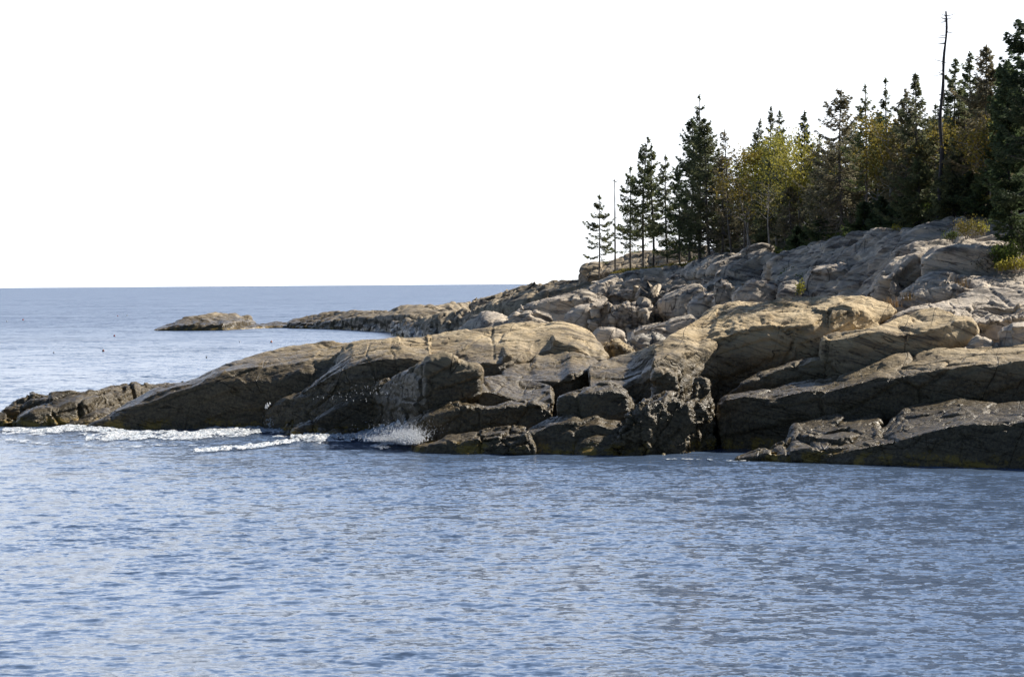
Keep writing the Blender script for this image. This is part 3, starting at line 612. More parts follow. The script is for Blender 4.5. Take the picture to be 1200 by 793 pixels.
ledge('rock_outcrop', 'huge shaded grey slab climbing diagonally to the top right under the spruces', 'rock',
      [[(905, 362, 127), (960, 368, 120), (1010, 372, 116), (1045, 372, 113), (1080, 362, 114), (1120, 345, 117), (1180, 330, 118), (1290, 320, 118)],
       [(905, 352), (940, 350), (980, 346), (1005, 350), (1020, 340), (1045, 320), (1062, 305), (1085, 296), (1112, 290), (1180, 282), (1290, 265)],
       [(905, 318), (925, 316), (950, 318), (980, 308), (1017, 300), (1053, 284), (1090, 276), (1130, 262), (1180, 252), (1290, 235)],
       [(905, 310), (912, 305), (936, 296.5), (956, 289), (982, 282), (998, 279), (1026, 269), (1046, 267), (1083, 261), (1112, 253), (1123, 251), (1130, 243), (1145, 239), (1163, 229), (1176, 224), (1200, 216), (1290, 190)]],
      [66, 24, 30], 'grey', facet=0.06, groove=0.26, back=8, bdrop=0.5, seed=61, dip=0.48, amp=0.06, strata=0.2, fissure=0.35, crack=0.2, block=0.05, cell=(9, 2.2, 2.0), vox=0.0008, fine=0.08)
ledge('boulder', 'bulky brown-grey boulder on the lower left part of the huge slab', 'boulder',
      [[(945, 340, 125), (970, 342, 124), (1000, 336, 124)], [(945, 326), (952, 317), (975, 314), (993, 316), (1000, 326)], [(945, 320), (951, 312), (974, 307), (992, 310), (1000, 320)]],
      [74, 25], 'grey', facet=0.24, back=4, bdrop=0.5, seed=62, amp=0.14, crack=0.2, vox=0.0008)
ledge('rock_outcrop', 'dark rock knob under the ochre shrubs on the huge slab', 'rock',
      [[(1082, 335, 112.5), (1110, 335, 112), (1160, 330, 112), (1190, 328, 112)], [(1082, 308), (1100, 298), (1120, 293), (1150, 292), (1190, 296)], [(1082, 303), (1100, 290), (1118, 285), (1150, 283), (1190, 286)]],
      [76, 20], 'grey', facet=0.24, back=5, bdrop=0.5, seed=63, amp=0.2, crack=0.3, block=0.15, vox=0.0008)
ledge('rock_outcrop', 'far brown bluff behind the trunks of the leftmost spruces', 'rock',
      [[(684, 336, 232), (700, 336, 230), (760, 330, 225), (830, 322, 215)],
       [(684, 322), (690, 320), (720, 318), (760, 308), (803, 300), (830, 298)],
       [(684, 316), (687, 313), (700, 310.5), (715, 310), (732, 304), (759, 297), (790, 293), (810, 290), (830, 288)]],
      [72, 15], 'far', back=14, bdrop=0.5, seed=64, amp=0.2, strata=0.3, crack=0.35, block=0.2, vox=0.0008)
# ------------------------------------------------------------------ water
def wmat():
    m, n, b, out = new_mat('sea_water')
    geo = N(n, 'ShaderNodeNewGeometry')
    mp = N(n, 'ShaderNodeMapping'); mp.inputs['Scale'].default_value = (0.8, 1.3, 1.0); mp.inputs['Rotation'].default_value = (0, 0, 0.12)
    n.links.new(geo.outputs['Position'], mp.inputs['Vector'])
    b.inputs['Base Color'].default_value = (0.078, 0.118, 0.195, 1)
    b.inputs['Roughness'].default_value = 0.16; b.inputs['IOR'].default_value = 1.333
    acc = None
    a3 = N(n, 'ShaderNodeTexNoise', i_Scale=0.018, i_Detail=5.0, i_Roughness=0.6); n.links.new(mp.outputs[0], a3.inputs['Vector'])
    st = ramp(n, a3.outputs[0], [(0.40, 0.55), (0.60, 1.15)])
    for sc_, am in ((6.5, 0.75), (2.6, 0.95), (0.9, 0.70), (0.30, 0.45), (0.09, 0.25)):
        t = N(n, 'ShaderNodeTexNoise', i_Scale=sc_, i_Detail=3.0, i_Roughness=0.6); n.links.new(mp.outputs[0], t.inputs['Vector'])
        v1 = N(n, 'ShaderNodeVectorMath', operation='SUBTRACT'); n.links.new(t.outputs['Color'], v1.inputs[0]); v1.inputs[1].default_value = (0.5, 0.5, 0.5)
        v2 = N(n, 'ShaderNodeVectorMath', operation='MULTIPLY'); n.links.new(v1.outputs[0], v2.inputs[0]); v2.inputs[1].default_value = (am * 0.8, am * 1.35, 0)
        if acc is None: acc = v2.outputs[0]
        else:
            ad = N(n, 'ShaderNodeVectorMath', operation='ADD'); n.links.new(acc, ad.inputs[0]); n.links.new(v2.outputs[0], ad.inputs[1]); acc = ad.outputs[0]
    spx = N(n, 'ShaderNodeSeparateXYZ'); n.links.new(geo.outputs['Position'], spx.inputs[0])
    mo = N(n, 'ShaderNodeMapRange'); n.links.new(spx.outputs['Y'], mo.inputs[0]); mo.inputs[1].default_value = 50; mo.inputs[2].default_value = 300; mo.inputs[3].default_value = 0.85; mo.inputs[4].default_value = 2.0
    ro = N(n, 'ShaderNodeMapRange'); n.links.new(spx.outputs['Y'], ro.inputs[0]); ro.inputs[1].default_value = 60; ro.inputs[2].default_value = 420; ro.inputs[3].default_value = 0.13; ro.inputs[4].default_value = 0.36; n.links.new(ro.outputs[0], b.inputs['Roughness'])
    amp_ = mth(n, 'MULTIPLY', st.outputs[0], mo.outputs[0])
    sc2 = N(n, 'ShaderNodeVectorMath', operation='SCALE'); n.links.new(acc, sc2.inputs[0]); n.links.new(amp_, sc2.inputs['Scale'])
    fin = N(n, 'ShaderNodeVectorMath', operation='ADD'); n.links.new(sc2.outputs[0], fin.inputs[0]); n.links.new(geo.outputs['Normal'], fin.inputs[1])
    nz = N(n, 'ShaderNodeVectorMath', operation='NORMALIZE'); n.links.new(fin.outputs[0], nz.inputs[0])
    n.links.new(nz.outputs[0], b.inputs['Normal'])
    return m
M['water'] = wmat()
rng = np.random.default_rng(5)
NR, NC = 1250, 1000
Ds = 22 * np.exp(np.linspace(0, math.log(480 / 22), NR)); An = np.tan(np.linspace(R_(-21), R_(21), NC))
DD, AA = np.meshgrid(Ds, An, indexing='ij'); X = (AA * DD).ravel(); Y = DD.ravel(); Z = np.zeros_like(X)
cell = np.maximum(Y * (math.log(480 / 22) / NR), Y * 0.00077)
gust = 0.75 + 0.5 * fbm(np.stack([X * 0.03, Y * 0.05, Z], 1), 3, 77)
for k in range(64):
    lam = 0.17 * (1.9 / 0.17) ** (rng.random() ** 1.3)
    th = R_(-90 + rng.normal(0, 24)); ph = rng.random() * 6.283
    kx, ky = math.cos(th) * 6.283 / lam, math.sin(th) * 6.283 / lam
    a = 0.0037 * lam ** 0.5
    fade = np.clip(lam / (cell * 3.0) - 0.6, 0, 1)
    phs = kx * X + ky * Y + ph
    Z += a * gust * fade * (np.sin(phs) + 0.25 * np.sin(2 * phs + 1.57))
Z -= 0.02
idx = np.arange(NR * NC).reshape(NR, NC)
F = np.stack([idx[:-1, :-1].ravel(), idx[:-1, 1:].ravel(), idx[1:, 1:].ravel(), idx[1:, :-1].ravel()], 1)
V = np.stack([X, Y, Z], 1)
# the flat outer sea: beyond, to both sides and behind the viewer, welded to the rippled part's rim height
def grid_ring(r0, r1, a0, a1, nr, na):
    rr = np.exp(np.linspace(math.log(r0), math.log(r1), nr)); aa = np.linspace(a0, a1, na)
    r, a = np.meshgrid(rr, aa, indexing='ij')
    v = np.stack([(r * np.sin(a)).ravel(), (r * np.cos(a)).ravel(), np.full(r.size, -0.02)], 1)
    ii = np.arange(nr * na).reshape(nr, na)
    return v, np.stack([ii[:-1, :-1].ravel(), ii[:-1, 1:].ravel(), ii[1:, 1:].ravel(), ii[1:, :-1].ravel()], 1)
def far_sheet():
    a, r = [], []
    dd = 480 * np.exp(np.linspace(0, math.log(40000 / 480), 60)); an = np.tan(np.linspace(R_(-21), R_(21), 60))
    D2, A2 = np.meshgrid(dd, an, indexing='ij')
    v = np.stack([(A2 * D2).ravel(), D2.ravel(), np.full(D2.size, -0.02)], 1); ii = np.arange(D2.size).reshape(D2.shape)
    return v, np.stack([ii[:-1, :-1].ravel(), ii[:-1, 1:].ravel(), ii[1:, 1:].ravel(), ii[1:, :-1].ravel()], 1)
parts = [(V, F), far_sheet(), grid_ring(4, 40000, R_(21), R_(339), 40, 60)]
# near apron in front of the rippled part
dd = np.array([0.5, 8, 16, 22.0]); an = np.tan(np.linspace(R_(-21), R_(21), 20)); D2, A2 = np.meshgrid(dd, an, indexing='ij')
ii = np.arange(D2.size).reshape(D2.shape)
parts.append((np.stack([(A2 * D2).ravel(), D2.ravel(), np.full(D2.size, -0.02)], 1), np.stack([ii[:-1, :-1].ravel(), ii[:-1, 1:].ravel(), ii[1:, 1:].ravel(), ii[1:, :-1].ravel()], 1)))
vv, ff, o_ = [], [], 0
for v, f in parts: vv.append(v); ff.append(f + o_); o_ += len(v)
tag(mesh_obj('sea', np.concatenate(vv), np.concatenate(ff), M['water']), kind='structure')
# ------------------------------------------------------------------ ground under the rocks and the wood
TL = [(640, 215), (700, 202), (760, 195), (820, 185), (860, 176), (910, 163), (950, 150), (1000, 142), (1050, 136), (1100, 130), (1150, 127), (1190, 122), (1400, 118)]
TB = [(640, 326), (700, 321), (740, 316), (780, 313), (820, 306), (860, 303), (910, 299), (950, 288), (1000, 277), (1050, 265), (1100, 250), (1150, 236), (1190, 222), (1300, 190), (1400, 165)]
def tl_D(px): return float(np.interp(px, [p[0] for p in TL], [p[1] for p in TL]))
def tb_y(px): return float(np.interp(px, [p[0] for p in TB], [p[1] for p in TB]))
gp = list(LED_PTS)
for px in range(700, 1400, 12):
    D = tl_D(px); x, y, z = P(px, tb_y(px), D)
    gp.append((x, y, z - 0.15))
    for dd_, dz in ((18, 1.2), (45, 2.5), (90, 3.5), (140, 3.0)):
        gp.append((x * (D + dd_) / D, D + dd_, z + dz * min(1.0, (px - 690) / 120.0)))
for D in range(90, 460, 12):
    for off in (0, 10):
        edge = np.interp(D, [90, 110, 135, 180, 250, 300, 460], [470, 230, 560, 610, 470, 420, 300])
        gp.append((P(edge, 400, D)[0] - 8 - off, D, -3.0 if off == 0 else -5.0))
for D in range(240, 460, 15):
    for px in (560, 640, 700): gp.append((P(px, 400, D)[0], D, 1.0 if D < 300 else -2))
gp = np.array(gp)
def ground(x, y):
    x = np.atleast_1d(np.asarray(x, float)); y = np.atleast_1d(np.asarray(y, float)); out = np.empty(len(x))
    for a in range(0, len(x), 2000):
        d2 = ((x[a:a + 2000, None] - gp[None, :, 0]) ** 2 + ((y[a:a + 2000, None] - gp[None, :, 1]) * 0.8) ** 2)
        wgt = 1.0 / (d2 + 1.0) ** 1.9
        out[a:a + 2000] = (wgt * gp[None, :, 2]).sum(1) / wgt.sum(1)
    return out
def sheet(pxs, Ds_fn, nD, dz, rough, seed):
    V = []
    for px in pxs:
        for D in Ds_fn(px, nD):
            a, _ = ray(px, 400); V.append((a * D, D, 0.0))
    V = np.array(V); V[:, 2] = ground(V[:, 0], V[:, 1]) + dz + rough * fbm(V * 0.4, 4, seed)
    ppx, _p = proj(V[:, 0], V[:, 1], V[:, 2]); edge = np.interp(V[:, 1], [86, 97, 104, 112, 125, 150, 180, 200, 250, 300, 345, 380, 430], [500, 400, 340, 240, 330, 590, 600, 580, 520, 490, 480, 520, 640])
    V[:, 2] -= 9.0 * np.clip((edge - ppx) / 60.0, 0, 1)
    ii = np.arange(len(pxs) * nD).reshape(len(pxs), nD)
    return V, np.stack([ii[:-1, :-1].ravel(), ii[1:, :-1].ravel(), ii[1:, 1:].ravel(), ii[:-1, 1:].ravel()], 1)
V, F = sheet(list(range(40, 1420, 5)), lambda px, n_: np.exp(np.linspace(math.log(86.0), math.log(430.0), n_)), 240, -1.0, 0.5, 91)
tag(mesh_obj('terrain', V, F, M['grey']), kind='structure')
def floor_mat():
    m, n, b, out = new_mat('forest_floor')
    geo = N(n, 'ShaderNodeNewGeometry'); t = N(n, 'ShaderNodeTexNoise', i_Scale=1.2, i_Detail=8.0); n.links.new(geo.outputs['Position'], t.inputs['Vector'])
    c = mixc(n, ramp(n, t.outputs[0], [(0.35, 0), (0.65, 1)]).outputs[0], (0.05, 0.04, 0.025), (0.04, 0.055, 0.02))
    n.links.new(c, b.inputs['Base Color']); b.inputs['Roughness'].default_value = 0.95
    return m
V, F = sheet(list(range(840, 1420, 6)), lambda px, n_: np.linspace(tl_D(px) + 1.0, tl_D(px) + 120, n_), 70, 0.55, 0.5, 92)
tag(mesh_obj('forest_floor', V, F, floor_mat()), kind='structure')

# ------------------------------------------------------------------ foliage materials
def leaf_mat(name, c1, c2, c3, tr=0.25, seed=0.0, sc=0.8):
    m, n, b, out = new_mat(name)
    geo = N(n, 'ShaderNodeNewGeometry'); oi = N(n, 'ShaderNodeObjectInfo')
    t = N(n, 'ShaderNodeTexNoise', i_Scale=sc, i_Detail=3.0); n.links.new(geo.outputs['Position'], t.inputs['Vector'])
    c = mixc(n, ramp(n, t.outputs[0], [(0.38, 0), (0.62, 1)]).outputs[0], c1, c2)
    c = mixc(n, mth(n, 'MULTIPLY', oi.outputs['Random'], 0.8), c, c3)
    n.links.new(c, b.inputs['Base Color']); b.inputs['Roughness'].default_value = 0.7; b.inputs['Specular IOR Level'].default_value = 0.25
    tl = N(n, 'ShaderNodeBsdfTranslucent'); n.links.new(c, tl.inputs[0])
    mx = N(n, 'ShaderNodeMixShader'); mx.inputs[0].default_value = tr
    n.links.new(b.outputs[0], mx.inputs[1]); n.links.new(tl.outputs[0], mx.inputs[2]); n.links.new(mx.outputs[0], out.inputs[0])
    return m
def bark_mat(name, c1, c2):
    m, n, b, out = new_mat(name)
    geo = N(n, 'ShaderNodeNewGeometry'); mp = N(n, 'ShaderNodeMapping'); mp.inputs['Scale'].default_value = (4, 4, 0.9); n.links.new(geo.outputs['Position'], mp.inputs[0])
    t = N(n, 'ShaderNodeTexNoise', i_Scale=1.5, i_Detail=5.0); n.links.new(mp.outputs[0], t.inputs['Vector'])
    c = mixc(n, ramp(n, t.outputs[0], [(0.4, 0), (0.6, 1)]).outputs[0], c1, c2)
    n.links.new(c, b.inputs['Base Color']); b.inputs['Roughness'].default_value = 0.9
    return m
M['needle'] = leaf_mat('spruce_needles', (0.13, 0.165, 0.07), (0.17, 0.185, 0.08), (0.15, 0.155, 0.09), 0.5)
M['needle_dark'] = leaf_mat('dark_needles', (0.08, 0.115, 0.05), (0.11, 0.14, 0.06), (0.08, 0.105, 0.06), 0.5)
M['needle_brown'] = leaf_mat('lichened_needles', (0.21, 0.19, 0.11), (0.25, 0.205, 0.12), (0.18, 0.175, 0.11), 0.45)
M['leaf_yellow'] = leaf_mat('yellow_leaves', (0.34, 0.32, 0.055), (0.26, 0.27, 0.05), (0.32, 0.27, 0.05), 0.5)
M['leaf_orange'] = leaf_mat('orange_leaves', (0.30, 0.20, 0.035), (0.22, 0.19, 0.04), (0.20, 0.17, 0.04), 0.5)
M['leaf_green'] = leaf_mat('bush_leaves', (0.075, 0.12, 0.025), (0.12, 0.15, 0.03), (0.09, 0.12, 0.03), 0.35)
M['leaf_ochre'] = leaf_mat('ochre_leaves', (0.16, 0.14, 0.03), (0.24, 0.19, 0.035), (0.12, 0.12, 0.03), 0.35)
M['straw'] = leaf_mat('dry_grass', (0.38, 0.27, 0.12), (0.30, 0.20, 0.09), (0.33, 0.22, 0.12), 0.3)
M['bark'] = bark_mat('spruce_bark', (0.10, 0.085, 0.07), (0.17, 0.15, 0.13))
M['bark_dark'] = bark_mat('dark_bark', (0.045, 0.04, 0.042), (0.075, 0.068, 0.068))
M['bark_pale'] = bark_mat('pale_bark', (0.38, 0.35, 0.31), (0.22, 0.20, 0.18))
M['deadwood'] = bark_mat('dead_twigs', (0.36, 0.31, 0.25), (0.24, 0.20, 0.165))

# ------------------------------------------------------------------ tree builders
def tubes(segs, k=5):
    """segs: list of (points Nx3, radii N) -> verts, quads"""
    V, F, o = [], [], 0
    for pts, rad in segs:
        pts = np.asarray(pts, float); n_ = len(pts)
        d = np.gradient(pts, axis=0); d /= np.linalg.norm(d, axis=1)[:, None] + 1e-9
        up = np.where(np.abs(d[:, 2:3]) > 0.9, np.array([[1.0, 0, 0]]), np.array([[0, 0, 1.0]]))
        a = np.cross(d, up); a /= np.linalg.norm(a, axis=1)[:, None]; b = np.cross(d, a)
        an = np.linspace(0, 2 * np.pi, k, endpoint=False)
        r = np.asarray(rad, float)[:, None, None]
        ring = pts[:, None, :] + r * (np.cos(an)[None, :, None] * a[:, None, :] + np.sin(an)[None, :, None] * b[:, None, :])
        V.append(ring.reshape(-1, 3)); ii = o + np.arange(n_ * k).reshape(n_, k); jj = np.roll(ii, -1, axis=1)
        F.append(np.stack([ii[:-1].ravel(), jj[:-1].ravel(), jj[1:].ravel(), ii[1:].ravel()], 1)); o += n_ * k
    return np.concatenate(V), np.concatenate(F)
def quads(c, d, L, W, rg):
    """leaf-like quads at c, along d, random roll"""
    n_ = len(c); d = d / (np.linalg.norm(d, axis=1)[:, None] + 1e-9)
    r = rg.normal(size=(n_, 3)); s = np.cross(d, r); s /= np.linalg.norm(s, axis=1)[:, None] + 1e-9
    L = L[:, None]; W = W[:, None]
    v = np.stack([c - d * L * 0.5, c + s * W * 0.5, c + d * L * 0.5, c - s * W * 0.5], 1).reshape(-1, 3)
    return v, np.arange(n_ * 4).reshape(n_, 4)

def spruce_meshes(H, cb=0.3, R=2.2, nb=90, dens=16, layered=0.0, top_sparse=0.0, dead=24, bend=0.02, seed=0, shape=0.8, bottom=0.85, thick=0.010, needle=1.0):
    rg = np.random.default_rng(seed); dens = dens * 2.1; shape = shape * 1.3
    zz = np.linspace(0, 1, 14); bx = rg.normal(0, bend * H, 3); by = rg.normal(0, bend * H, 3)
    def axis(t):
        t = np.asarray(t, float)
        return np.stack([bx[0] * t + bx[1] * np.sin(3 * t) * 0.4 + bx[2] * np.sin(7 * t) * 0.15, by[0] * t + by[1] * np.sin(3 * t) * 0.4, t * H], -1)
    off = axis(np.array([0.0]))[0]
    ax = lambda t: axis(t) - off
    rad = thick * H * (1 - zz) ** 0.75 + 0.015
    segs = [(ax(zz), rad)]
    limbs = []; C_, D_, L_, W_ = [], [], [], []
    nl = max(3, int((1 - cb) * H / 1.0))
    for i in range(nb):
        u = rg.random() ** 0.9
        if layered: u = np.clip((np.round(u * nl) + rg.normal(0, 0.10 + 0.5 * (1 - layered))) / nl, 0, 1)
        if top_sparse and u > 0.75 and rg.random() < top_sparse: continue
        t = cb + (0.985 - cb) * u
        prof = (1 - u) ** shape * (1.0 - (1 - bottom) * max(0, 1 - u / 0.25)) + 0.05
        L = R * prof * rg.uniform(0.55, 1.15)
        if rg.random() < 0.08: L *= 1.35
        az = rg.random() * 6.283
        el = R_(rg.normal(-14 + 44 * u, 9))
        n_ = 5; s = np.linspace(0, 1, n_)
        hd = np.array([math.cos(az), math.sin(az), 0])
        pts = ax(np.full(n_, t)) + hd[None] * (s * L * math.cos(el))[:, None]
        pts[:, 2] += s * L * math.sin(el) + L * (-0.16 * np.sin(s * 3.1) + 0.14 * s ** 3)
        limbs.append((pts, np.linspace(0.012 * L + 0.012, 0.006, n_)))
        m = max(4, int(dens * L * rg.uniform(0.8, 1.2)) + 3)
        ss = 1 - (1 - 0.18) * rg.random(m) ** 1.25
        base = np.stack([np.interp(ss, s, pts[:, k]) for k in range(3)], 1)
        side = np.array([-hd[1], hd[0], 0]); wid = L * 0.30 * (1.15 - ss) + 0.08
        lat = rg.uniform(-1, 1, m)
        base += side[None] * (lat * wid)[:, None]; base[:, 2] += rg.normal(-0.05, 0.06, m) - 0.10 * np.abs(lat) * wid
        dr = hd[None] * 1.0 + side[None] * (lat * 0.9)[:, None] + rg.normal(0, 0.30, (m, 3)); dr[:, 2] -= 0.25
        C_.append(base); D_.append(dr); L_.append(rg.uniform(0.20, 0.42, m) * needle); W_.append(rg.uniform(0.07, 0.13, m) * needle)
    # leader
    m = 14; tt = rg.uniform(0.955, 1.0, m); C_.append(ax(tt) + rg.normal(0, 0.03, (m, 3))); D_.append(np.tile([0, 0, 1.0], (m, 1)) + rg.normal(0, 0.5, (m, 3))); L_.append(np.full(m, 0.3)); W_.append(np.full(m, 0.10))
    C_ = np.concatenate(C_); D_ = np.concatenate(D_); L_ = np.concatenate(L_); W_ = np.concatenate(W_)
    crown = quads(C_, D_, L_, W_, rg)
    dd_ = []
    for i in range(int(dead * (2.2 if cb >= 0.18 else 1))):
        t = rg.uniform(0.06, min(0.9, cb + 0.25)); L = R * rg.uniform(0.25, 0.75); az = rg.random() * 6.283; el = R_(rg.normal(-12, 16))
        s = np.linspace(0, 1, 4); hd = np.array([math.cos(az), math.sin(az), 0])
        pts = ax(np.full(4, t)) + hd[None] * (s * L)[:, None]; pts[:, 2] += s * L * math.sin(el) - 0.1 * L * np.sin(s * 3)
        dd_.append((pts, np.linspace(0.022, 0.008, 4)))
        for q in range(2):
            s0 = rg.uniform(0.4, 0.9); p0 = pts[0] * (1 - s0) + pts[-1] * s0
            dv = hd * 0.5 + rg.normal(0, 0.5, 3); dd_.append((np.stack([p0, p0 + dv * 0.25 * L, p0 + dv * 0.45 * L]), [0.012, 0.009, 0.006]))
    return tubes(segs + limbs), crown, (tubes(dd_, 3) if dd_ else None)

def mesh_only(name, vf, mat):
    o = mesh_obj(name, vf[0], vf[1], mat); me = o.data; bpy.data.objects.remove(o); return me
def assemble(name, label, group, loc, metas, rz=0.0, sc=(1, 1, 1), cat='tree'):
    e = bpy.data.objects.new(name, None); col.objects.link(e); e.location = loc; e.rotation_euler = (0, 0, rz); e.scale = sc; e.empty_display_size = 0.5
    tag(e, label, cat, group)
    for pn, me in metas:
        if me is None: continue
        c = bpy.data.objects.new(pn, me); col.objects.link(c); c.parent = e
    return e
def spruce(px, ytop, label, group=None, ybase=None, D=None, needles='needle', bark='bark', rz=0.0, seed=0, name='spruce_tree', R=None, **kw):
    yb = tb_y(px) if ybase is None else ybase
    D = tl_D(px) if D is None else D
    x, y, z = P(px, yb, D); H = (P(px, ytop, D)[2] - z)
    t, c, d = spruce_meshes(H, R=(0.115 * H + 0.35 if R is None else R), seed=seed, **kw)
    return assemble(name, label, group, (x, y, z - 0.25), [('trunk', mesh_only('trunk', t, M[bark])), ('crown', mesh_only('crown', c, M[needles])), ('dead_branches', mesh_only('dead_branches', d, M['deadwood']) if d else None)], rz)

# ------------------------------------------------------------------ the point's front spruces, left to right
g1 = 'spruces standing on the open point'
spruce(702, 226, 'small flat-layered spruce standing alone, first at the tip of the point', g1, ybase=323, seed=1, cb=0.28, R=2.1, nb=60, layered=0.9, dens=20, shape=0.6, dead=6)
spruce(739, 193, 'slim spruce right of the bare grey pole, with tufts down to the ground', g1, ybase=318, seed=2, cb=0.22, R=2.1, nb=90, layered=0.7, dens=17, shape=0.5, dead=10)
spruce(754, 157, 'tall thick-trunked spruce with a bare lower bole, taller of the close pair', g1, ybase=315, seed=3, cb=0.28, R=2.3, nb=130, layered=0.4, dens=19, shape=0.55, dead=14)
spruce(766, 166, 'straight spruce on a clean dark bole, right one of the close pair', g1, ybase=315, seed=4, cb=0.38, R=1.7, nb=80, layered=0.4, dens=19, shape=0.5, dead=10, bark='bark_dark')
spruce(783, 179, 'ragged spruce between the close pair and the dense clump', g1, ybase=315, seed=5, cb=0.20, R=2.3, nb=110, layered=0.6, dens=17, shape=0.5, dead=16)
spruce(808, 135, 'dense spruce on the left flank of the spindly-topped tallest tree', g1, ybase=306, seed=6, cb=0.14, R=3.0, nb=190, layered=0.4, dens=17, shape=0.5, dead=10, needles='needle_dark')
spruce(820, 108, 'tallest spruce of the point with a spindly tufted top', g1, ybase=304, seed=7, cb=0.16, R=2.5, nb=150, top_sparse=0.5, layered=0.3, dens=17, shape=0.6, dead=14)
spruce(832, 135, 'dense broad spruce touching the spindly-topped tallest tree on its right', g1, ybase=305, seed=8, cb=0.12, R=3.5, nb=220, layered=0.3, dens=17, shape=0.52, dead=16)
spruce(797, 190, 'low bushy spruce filling the base of the dense clump on the point', g1, ybase=310, seed=9, cb=0.12, R=2.5, nb=120, dens=17, shape=0.6, dead=10, needles='needle_dark')
spruce(859, 149, 'thin half-bare spruce leaning over the dip in the tree line', g1, seed=10, cb=0.45, R=1.5, nb=46, dens=15, shape=0.4, dead=22, bend=0.05, needles='needle_brown')
spruce(846, 178, 'brownish thin-crowned spruce at the right edge of the dense clump', g1, seed=11, cb=0.2, R=2.2, nb=90, dens=13, shape=0.5, dead=30, needles='needle_brown')
g2 = 'spruces along the edge of the wood'
rows = [
 (872, 172, 'grey-brown spruce left of the orange-leaved tree', 12, dict(cb=0.3, nb=80, dens=12, dead=30, needles='needle_brown', shape=0.5)),
 (886, 137, 'ragged-topped spruce rising behind the orange-leaved tree', 13, dict(D=186, cb=0.2, nb=110, dens=16, shape=0.5)),
 (901, 122, 'spruce with a pointed layered tip above the yellow-leaved tree', 14, dict(D=184, cb=0.2, nb=110, layered=0.6, dens=17, shape=0.7)),
 (919, 126, 'narrow spire spruce between the two peaks over the yellow leaves', 15, dict(D=182, cb=0.3, R=1.5, nb=80, layered=0.6, dens=17, shape=0.5)),
 (945, 126, 'full dark cone-shaped spruce topping the middle of the wood', 16, dict(D=172, cb=0.15, R=3.0, nb=150, dens=19, shape=0.8, needles='needle_dark')),
 (900, 182, 'dark-capped spruce with a lichened skirt in front of the yellow-leaved tree', 17, dict(cb=0.25, nb=100, dens=15, dead=34, R=2.4, shape=0.35)),
 (987, 101, 'tall open spruce with long outstretched limbs at the wood edge', 18, dict(cb=0.22, R=3.0, nb=130, dens=13, shape=0.5, dead=40, needles='needle_brown')),
 (1015, 96, 'narrow thin-crowned spruce with a separate tufted spire', 19, dict(cb=0.35, R=1.7, nb=75, layered=0.5, dens=15, shape=0.5, dead=20)),
 (1039, 88, 'symmetrical pointed spruce over the orange patch of leaves', 20, dict(D=150, cb=0.2, R=2.3, nb=110, layered=0.5, dens=17, shape=0.8)),
 (1061, 99, 'rough-topped spruce in the saddle left of the wide-armed one', 21, dict(cb=0.2, R=2.3, nb=110, dens=15, shape=0.55, needles='needle_brown')),
 (1078, 82, 'wide-armed spruce with a star-like tip left of the tall dead snag', 22, dict(cb=0.2, R=2.6, nb=110, layered=0.6, dens=16, shape=0.7, dead=24)),
 (1116, 65, 'round-tipped spruce directly right of the tall dead snag', 23, dict(D=140, cb=0.15, R=2.3, nb=130, layered=0.4, dens=17, shape=0.55)),
 (1132, 57, 'spruce with a thick blunt leader, second right of the dead snag', 24, dict(D=142, cb=0.15, R=2.5, nb=130, layered=0.5, dens=17, shape=0.7)),
 (1153, 49, 'highest pointed spruce of the skyline, brown-skirted, left of the dark edge tree', 25, dict(cb=0.12, R=3.0, nb=160, dens=17, shape=0.6, needles='needle_brown')),
 (930, 215, 'thin bare-boled spruce in front of the shadowed middle of the wood', 26, dict(cb=0.35, R=1.8, nb=60, dens=13, shape=0.5, dead=30, needles='needle_brown')),
 (962, 190, 'grey twiggy spruce just left of the tall open one', 27, dict(cb=0.3, R=1.9, nb=70, dens=13, shape=0.5, dead=34, needles='needle_brown')),
 (1128, 150, 'dull green spruce below the blunt-leadered one', 28, dict(cb=0.1, R=2.4, nb=110, dens=16, shape=0.6)),
 (1172, 70, 'slender dark spruce squeezed against the edge tree', 29, dict(D=124, cb=0.1, R=1.8, nb=120, dens=18, shape=0.7, needles='needle_dark')),
]
for px, yt, lab, sd_, kw in rows: spruce(px, yt, lab, g2, seed=sd_, **kw)
# the dark trees at the right edge of the view
spruce(1186, 66, 'massive dense dark spruce filling the right border of the view', 'dark spruces at the right border', ybase=286, D=114, seed=40, cb=0.03, R=1.45, nb=240, dens=24, shape=0.30, needles='needle_dark', bark='bark_dark', bottom=1.0, dead=4)
spruce(1212, 4, 'flat-limbed dark spruce reaching in at the top right corner', 'dark spruces at the right border', ybase=280, D=112, seed=41, cb=0.25, R=2.6, nb=120, dens=26, layered=0.9, shape=0.3, needles='needle_dark', bark='bark_dark', dead=6)

# young spruces along the foot of the wood
g3 = 'young spruces at the foot of the wood'
young = [(893, 262, 300, 'lone bright young spruce at the dark foot of the wood, above the slab\'s lowest end', 'needle', 1.2), (1013, 232, 276, 'young spruce beside the thin-crowned spire\'s trunk', 'needle_dark', 1.9),
         (1035, 225, 271, 'dark young spruce second from the thin-crowned spire', 'needle_dark', 1.8), (1057, 226, 264, 'squat young spruce at the crest of the grey slab', 'needle_dark', 2.0),
         (1078, 180, 258, 'half-grown bushy spruce left of the snag\'s foot', 'needle', 2.6), (1117, 178, 252, 'half-grown drooping spruce right of the snag\'s foot', 'needle', 2.5),
         (1140, 196, 243, 'young spruce on the upper shoulder of the grey slab', 'needle_dark', 2.1), (1158, 190, 236, 'dark young spruce just below the highest pointed spruce', 'needle_dark', 2.0),
         (960, 250, 291, 'young spruce left of the tall open spruce\'s trunk', 'needle_dark', 1.9), (934, 262, 297, 'low dark young spruce over the start of the grey slab', 'needle_dark', 1.7)]
